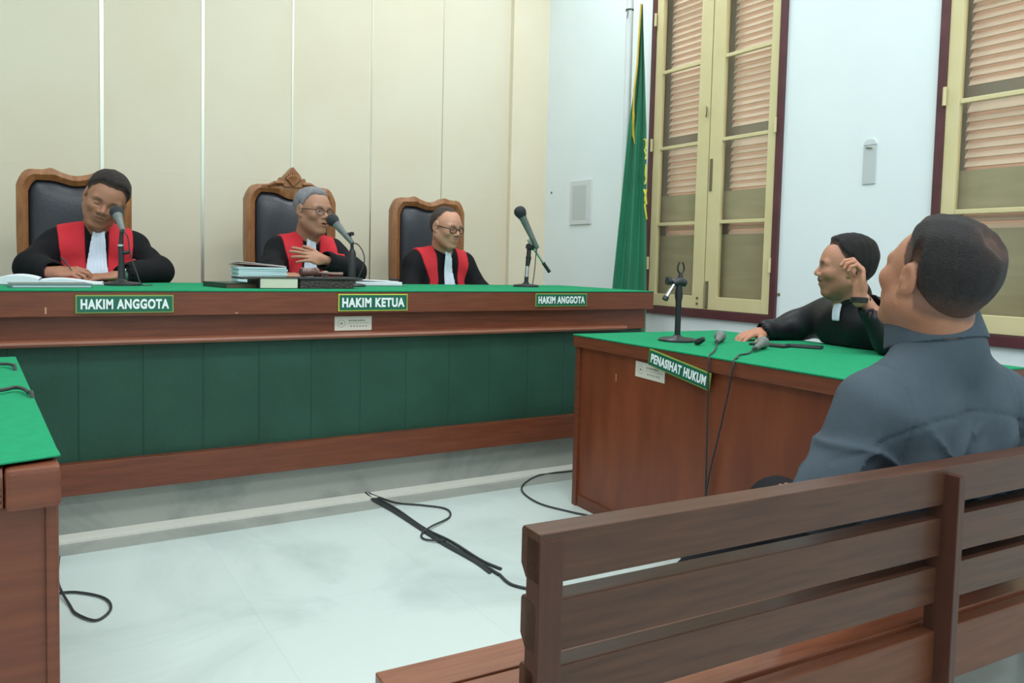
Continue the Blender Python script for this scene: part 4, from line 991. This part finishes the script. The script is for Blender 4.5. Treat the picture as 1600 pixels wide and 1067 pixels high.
wf = empty('document_folder', (1.60, 3.97, Z), -.10, 'white papers held in a folder with a black clip, right of the microphone', 'folder')
box('cover', (-.15, .13, -.11, .11, 0, .004), M['folder'], wf, .001); g = MB(); g.box(-.145, .12, -.10, .10, .004, .022); g.build('papers', M['paper'], wf, .003); g = MB(); g.box(-.14, .10, -.09, .10, .025, .028, rot('Y', 2)); g.build('loose_sheet', M['paper'], wf)
g = MB(); g.box(.085, .125, -.02, .02, .026, .040); g.build('clip', M['black'], wf, .003)
# microphones
def mic_shape(parent, tail, head, grille, body, sc=1.0, ring=True):
    t, h = Vector(tail), Vector(head); d = (h - t); L = d.length; q = d.to_track_quat('Z', 'Y').to_matrix().to_4x4(); mt = T(*t) @ q
    MB().lathe([(0, 0), (.008 * sc, 0), (.010 * sc, .004), (.012 * sc, L * .35), (.0155 * sc, L - .055 * sc), (.019 * sc, L - .045 * sc), (0, L - .045 * sc)], 16, mt).build('microphone_body', body, parent, 0, True)
    c = L - .026 * sc
    g = MB().lathe([(0, c - .022 * sc), (.019 * sc, c - .020 * sc), (.0245 * sc, c - .006 * sc), (.0255 * sc, c + .003 * sc), (.022 * sc, c + .014 * sc), (.013 * sc, c + .022 * sc), (0, c + .025 * sc)], 18, mt).build('grille', grille, parent, 0, True)
    return g
def mic_base(r, rad, m):
    MB().lathe([(0, 0), (rad, 0), (rad, .008), (rad * .93, .013), (rad * .3, .018), (.016, .026), (0, .026)], 32).build('base', m, r, 0, True)
m1 = empty('desk_microphone', (.373, 3.80, Z), 0, 'black desk microphone on a stand in front of the writing judge', 'microphone')
mic_base(m1, .078, M['blackm'])
MB().tube([(0, 0, .02), (0, 0, .09)], [.016, .013], 14).build('socket', M['blackm'], m1, 0, True)
MB().tube([(0, 0, .09), (-.002, 0, .17)], .0115, 12).build('pole', M['blackm'], m1, 0, True)
MB().tube([(-.002, 0, .168), (-.002, 0, .176)], .014, 12).build('ring', M['chrome'], m1, 0, True)
MB().tube([(-.002, 0, .176), (.002, 0, .245)], [.010, .008], 12).build('gooseneck', M['black'], m1, 0, True)
MB().tube([(.008, 0, .14), (.035, 0, .145)], .008, 10).build('clutch_knob', M['black'], m1, 0, True)
mic_shape(m1, (.004, -.015, .235), (-.014, .10, .335), M['grille'], M['greymic'], 1.15)
MB().tube(catmull([(.004, -.015, .235), (.022, -.02, .21), (.032, -.02, .14), (.055, -.03, .06), (.075, -.04, .006), (.12, -.02, .004)], 8), .0028, 6).build('cable', M['cable'], m1, 0, True)
m2 = empty('desk_microphone', (1.41, 3.80, Z), 0, 'black microphone on a straight stand at the presiding judge, cable looping right', 'microphone')
mic_base(m2, .07, M['blackm'])
MB().tube([(0, 0, .02), (0, 0, .165), (0, 0, .185)], [.019, .019, .012], 14).build('sleeve', M['black'], m2, 0, True)
MB().tube([(0, 0, .18), (-.002, 0, .225)], .0085, 12).build('pole', M['blackm'], m2, 0, True)
MB().tube([(-.006, 0, .222), (-.024, .015, .262)], [.012, .014], 12).build('clip', M['black'], m2, 0, True)
MB().tube([(-.004, -.012, .262), (-.004, .012, .262)], .010, 10).build('hinge_knob', M['black'], m2, 0, True)
mic_shape(m2, (-.002, -.01, .215), (-.098, .075, .352), M['grille'], M['greymic'], 1.25)
MB().tube(catmull([(-.002, -.01, .215), (.03, 0, .21), (.062, .01, .17), (.068, .01, .12), (.045, .01, .06), (.02, .01, .02), (.0, .02, .004)], 8), .003, 6).build('cable', M['cable'], m2, 0, True)
m3 = empty('boom_microphone', (2.509, 3.90, Z), 0, 'microphone on a short chrome boom stand at the right end of the judges\' desk', 'microphone')
mic_base(m3, .075, M['blackm'])
MB().tube([(0, 0, .02), (.002, 0, .058)], .0125, 12).build('lower_pole', M['blackm'], m3, 0, True)
MB().tube([(.002, 0, .055), (.006, 0, .125)], .011, 12).build('pole', M['chrome'], m3, 0, True)
MB().tube([(.006, 0, .12), (.012, 0, .16), (.013, 0, .175)], [.012, .015, .017], 12).build('clutch', M['black'], m3, 0, True)
MB().tube([(.012, 0, .17), (.016, 0, .235)], .013, 12).build('upper_pole', M['black'], m3, 0, True)
MB().tube([(-.002, -.012, .235), (.05, .0, .225)], [.018, .013], 12).build('swivel', M['black'], m3, 0, True)
MB().tube([(.005, 0, .275), (.105, -.025, .135)], .0075, 12).build('boom', M['chrome'], m3, 0, True)
MB().tube([(.10, -.024, .142), (.140, -.034, .088)], .0105, 12).build('boom_grip', M['black'], m3, 0, True)
mic_shape(m3, (.058, -.02, .225), (-.072, 0, .462), M['grille'], M['greymic'], 1.4)
MB().tube(catmull([(.058, -.02, .225), (.05, -.02, .19), (.044, -.02, .10), (.036, -.02, .04), (.03, -.02, .004)], 8), .003, 6).build('cable', M['cable'], m3, 0, True)

# ------------------------------------------------------------------ things on the counsel desk
ms = empty('microphone_stand', (2.337, 2.454, TC), -.3, 'empty black desk microphone stand without microphone on the counsel desk', 'microphone stand')
mic_base(ms, .078, M['blackm'])
MB().tube([(0, 0, .02), (0, 0, .165), (0, 0, .19), (0, 0, .235)], [.012, .0125, .017, .013], 14).build('pole', M['black'], ms, 0, True)
MB().tube([(-.03, 0, .243), (.0, 0, .250), (.028, 0, .243)], [.014, .021, .016], 14).build('swivel', M['blackm'], ms, 0, True)
MB().tube([(-.058, -.004, .252), (-.040, -.003, .250)], [.017, .017], 12).build('clutch_knob', M['black'], ms, 0, True)
MB().tube([(-.030, -.01, .236), (-.068, -.02, .182)], .0085, 12).build('boom_stub', M['chrome'], ms, 0, True)
MB().tube([(-.066, -.02, .186), (-.074, -.022, .174)], .0125, 12).build('boom_cap', M['black'], ms, 0, True)
g = MB(); g.tube([(.004, 0, .25), (.005, 0, .285)], [.013, .008], 10)
for sg in (-1, 1): g.tube(catmull([(.005, 0, .282), (.005 + sg * .013, 0, .295), (.005 + sg * .013, 0, .315), (.005 + sg * .006, 0, .33)], 4), .0038, 8)
g.build('clip_fork', M['black'], ms, 0, True)
g = MB(); g.tube([(2.293, 2.300, TC + .010), (2.290, 2.285, TC + .016), (2.300, 2.262, TC + .030)], [.010, .014, .009], 10); tag(g.build('plug', M['black'], None, 0, True), 'small black plug lying beside the empty stand\'s base', 'plug')
def handheld(name, tail, head, label, cab):
    r = empty(name, (tail[0], tail[1], TC), 0, label, 'microphone'); o = Vector(r.location)
    mic_shape(r, Vector(tail) - o, Vector(head) - o, M['greymic'], M['greymic'], .98)
    t = Vector(tail) - o; d = (t - (Vector(head) - o)).normalized()
    MB().tube([t, t + d * .03], [.009, .006], 10).build('connector', M['blackm'], r, 0, True)
    MB().tube(catmull([t + d * .028] + [Vector(p) - o for p in cab], 10), .0032, 6).build('cable', M['cable'], r, 0, True)
handheld('handheld_microphone', (2.395, 2.285, TC + .014), (2.510, 2.377, TC + .026), 'grey handheld microphone lying nearest the empty stand, cable hanging down the front', [(2.27, 2.17, TC + .004), (2.14, 2.06, TC + .004), (2.056, 1.995, TC + .001), (2.043, 1.985, .72), (2.045, 1.984, .56), (2.056, 1.99, .28), (2.06, 1.995, .06), (2.04, 1.98, .004)])
handheld('handheld_microphone', (2.330, 2.033, TC + .014), (2.475, 2.115, TC + .026), 'grey handheld microphone lying close to the resting hand, longer cable to the edge', [(2.24, 1.985, TC + .004), (2.16, 1.955, TC + .005), (2.09, 1.90, TC + .004), (2.046, 1.872, TC + .001), (2.036, 1.872, .72), (2.048, 1.92, .548), (2.054, 1.985, .29), (2.052, 1.975, .1), (2.02, 1.96, .004)])
g = MB(); g.box(-.075, .075, -.037, .037, 0, .010, T(2.57, 2.165, TC) @ rot('Z', -75)); tag(g.build('mobile_phone', M['black'], None, .003), 'black phone lying flat beside the resting hand', 'phone')
g = MB(); g.box(-.07, .07, -.035, .035, 0, .010, T(2.66, 2.075, TC) @ rot('Z', -60)); tag(g.build('wallet', M['blackm'], None, .003), 'small dark wallet lying right of the black phone', 'wallet')

# ------------------------------------------------------------------ cables
def cable(name, pts, label, r=.004, n=8): 
    g = MB(); g.tube(catmull(pts, n), r, 7); return tag(g.build(name, M['cable'], None, 0, True), label, 'cable')
cable('desk_cable', [(-.35, 2.50, .776), (-.12, 2.545, .776), (-.047, 2.535, .776), (-.018, 2.495, .776), (-.012, 2.45, .762), (-.004, 2.44, .60), (0.0, 2.44, .1)], 'black cable crossing the left desk farther from the camera', .0042)
cable('desk_cable', [(-.35, 1.95, .776), (-.12, 2.02, .776), (-.039, 2.052, .776), (-.009, 2.08, .776), (.012, 2.02, .774), (.022, 1.97, .74), (.022, 1.96, .4)], 'black cable crossing the left desk nearer the camera', .0042)
for i, (o1, o2, e1, e2) in enumerate(((0, 0, 1.398, 2.299), (.018, .01, 1.43, 2.34), (-.012, -.006, 1.38, 2.33))):
    cable('floor_cable', [(1.346 + o1 * .3, 3.43, .006 + .003 * i), (1.350 + o1, 3.28, .005), (1.362 + o2 * 1.5, 3.109, .005), (1.366 + o2, 2.85, .005), (1.376 + o1, 2.65, .005 + .006 * (i == 1)), (e1 * .5 + 1.385 * .5, 2.45, .005), (e1, e2, .005)],
          ('grey cable in the taped bundle on the floor, middle strand', 'grey cable in the taped bundle on the floor, right strand', 'grey cable in the taped bundle on the floor, left strand')[i], .0062)
cable('floor_cable', [(1.40, 2.30, .006), (1.392, 2.204, .006), (1.45, 2.12, .006), (1.52, 2.081, .006), (1.641, 2.004, .006), (1.8, 1.95, .006)], 'single cable curving from the bundle\'s end under the bench', .005)
cable('floor_cable', [(1.352, 3.38, .012), (1.41, 3.22, .006), (1.50, 3.13, .006), (1.568, 3.036, .006), (1.53, 2.93, .006), (1.40, 2.84, .012), (1.335, 2.79, .006), (1.325, 2.732, .006), (1.375, 2.66, .014)], 'thin cable looping out of the bundle and crossing over it', .004)
cable('floor_cable', [(2.60, 3.30, .006), (2.423, 3.304, .006), (2.226, 3.307, .006), (2.03, 3.151, .006), (1.975, 2.929, .006), (2.03, 2.75, .006), (2.07, 2.66, .006), (2.085, 2.5, .006)], 'thin cable curving on the floor around the counsel desk corner', .004)
cable('floor_cable', [(.10, 2.905, .10), (.095, 2.86, .03), (.12, 2.72, .006), (.135, 2.638, .006), (.181, 2.565, .006), (.224, 2.624, .006), (.218, 2.716, .006), (.161, 2.796, .006), (.098, 2.83, .006), (-.05, 2.84, .006)], 'thin cable loop on the floor right of the left desk', .004)
g = MB(); g.box(-.02, .02, -.012, .012, 0, .02, T(1.345, 3.43, .004)); g.box(-.006, .006, -.012, .012, .018, .034, T(1.348, 3.43, .004)); tag(g.build('cable_clip', M['black'], None, .003), 'small black clip at the wall end of the floor cables', 'clip')
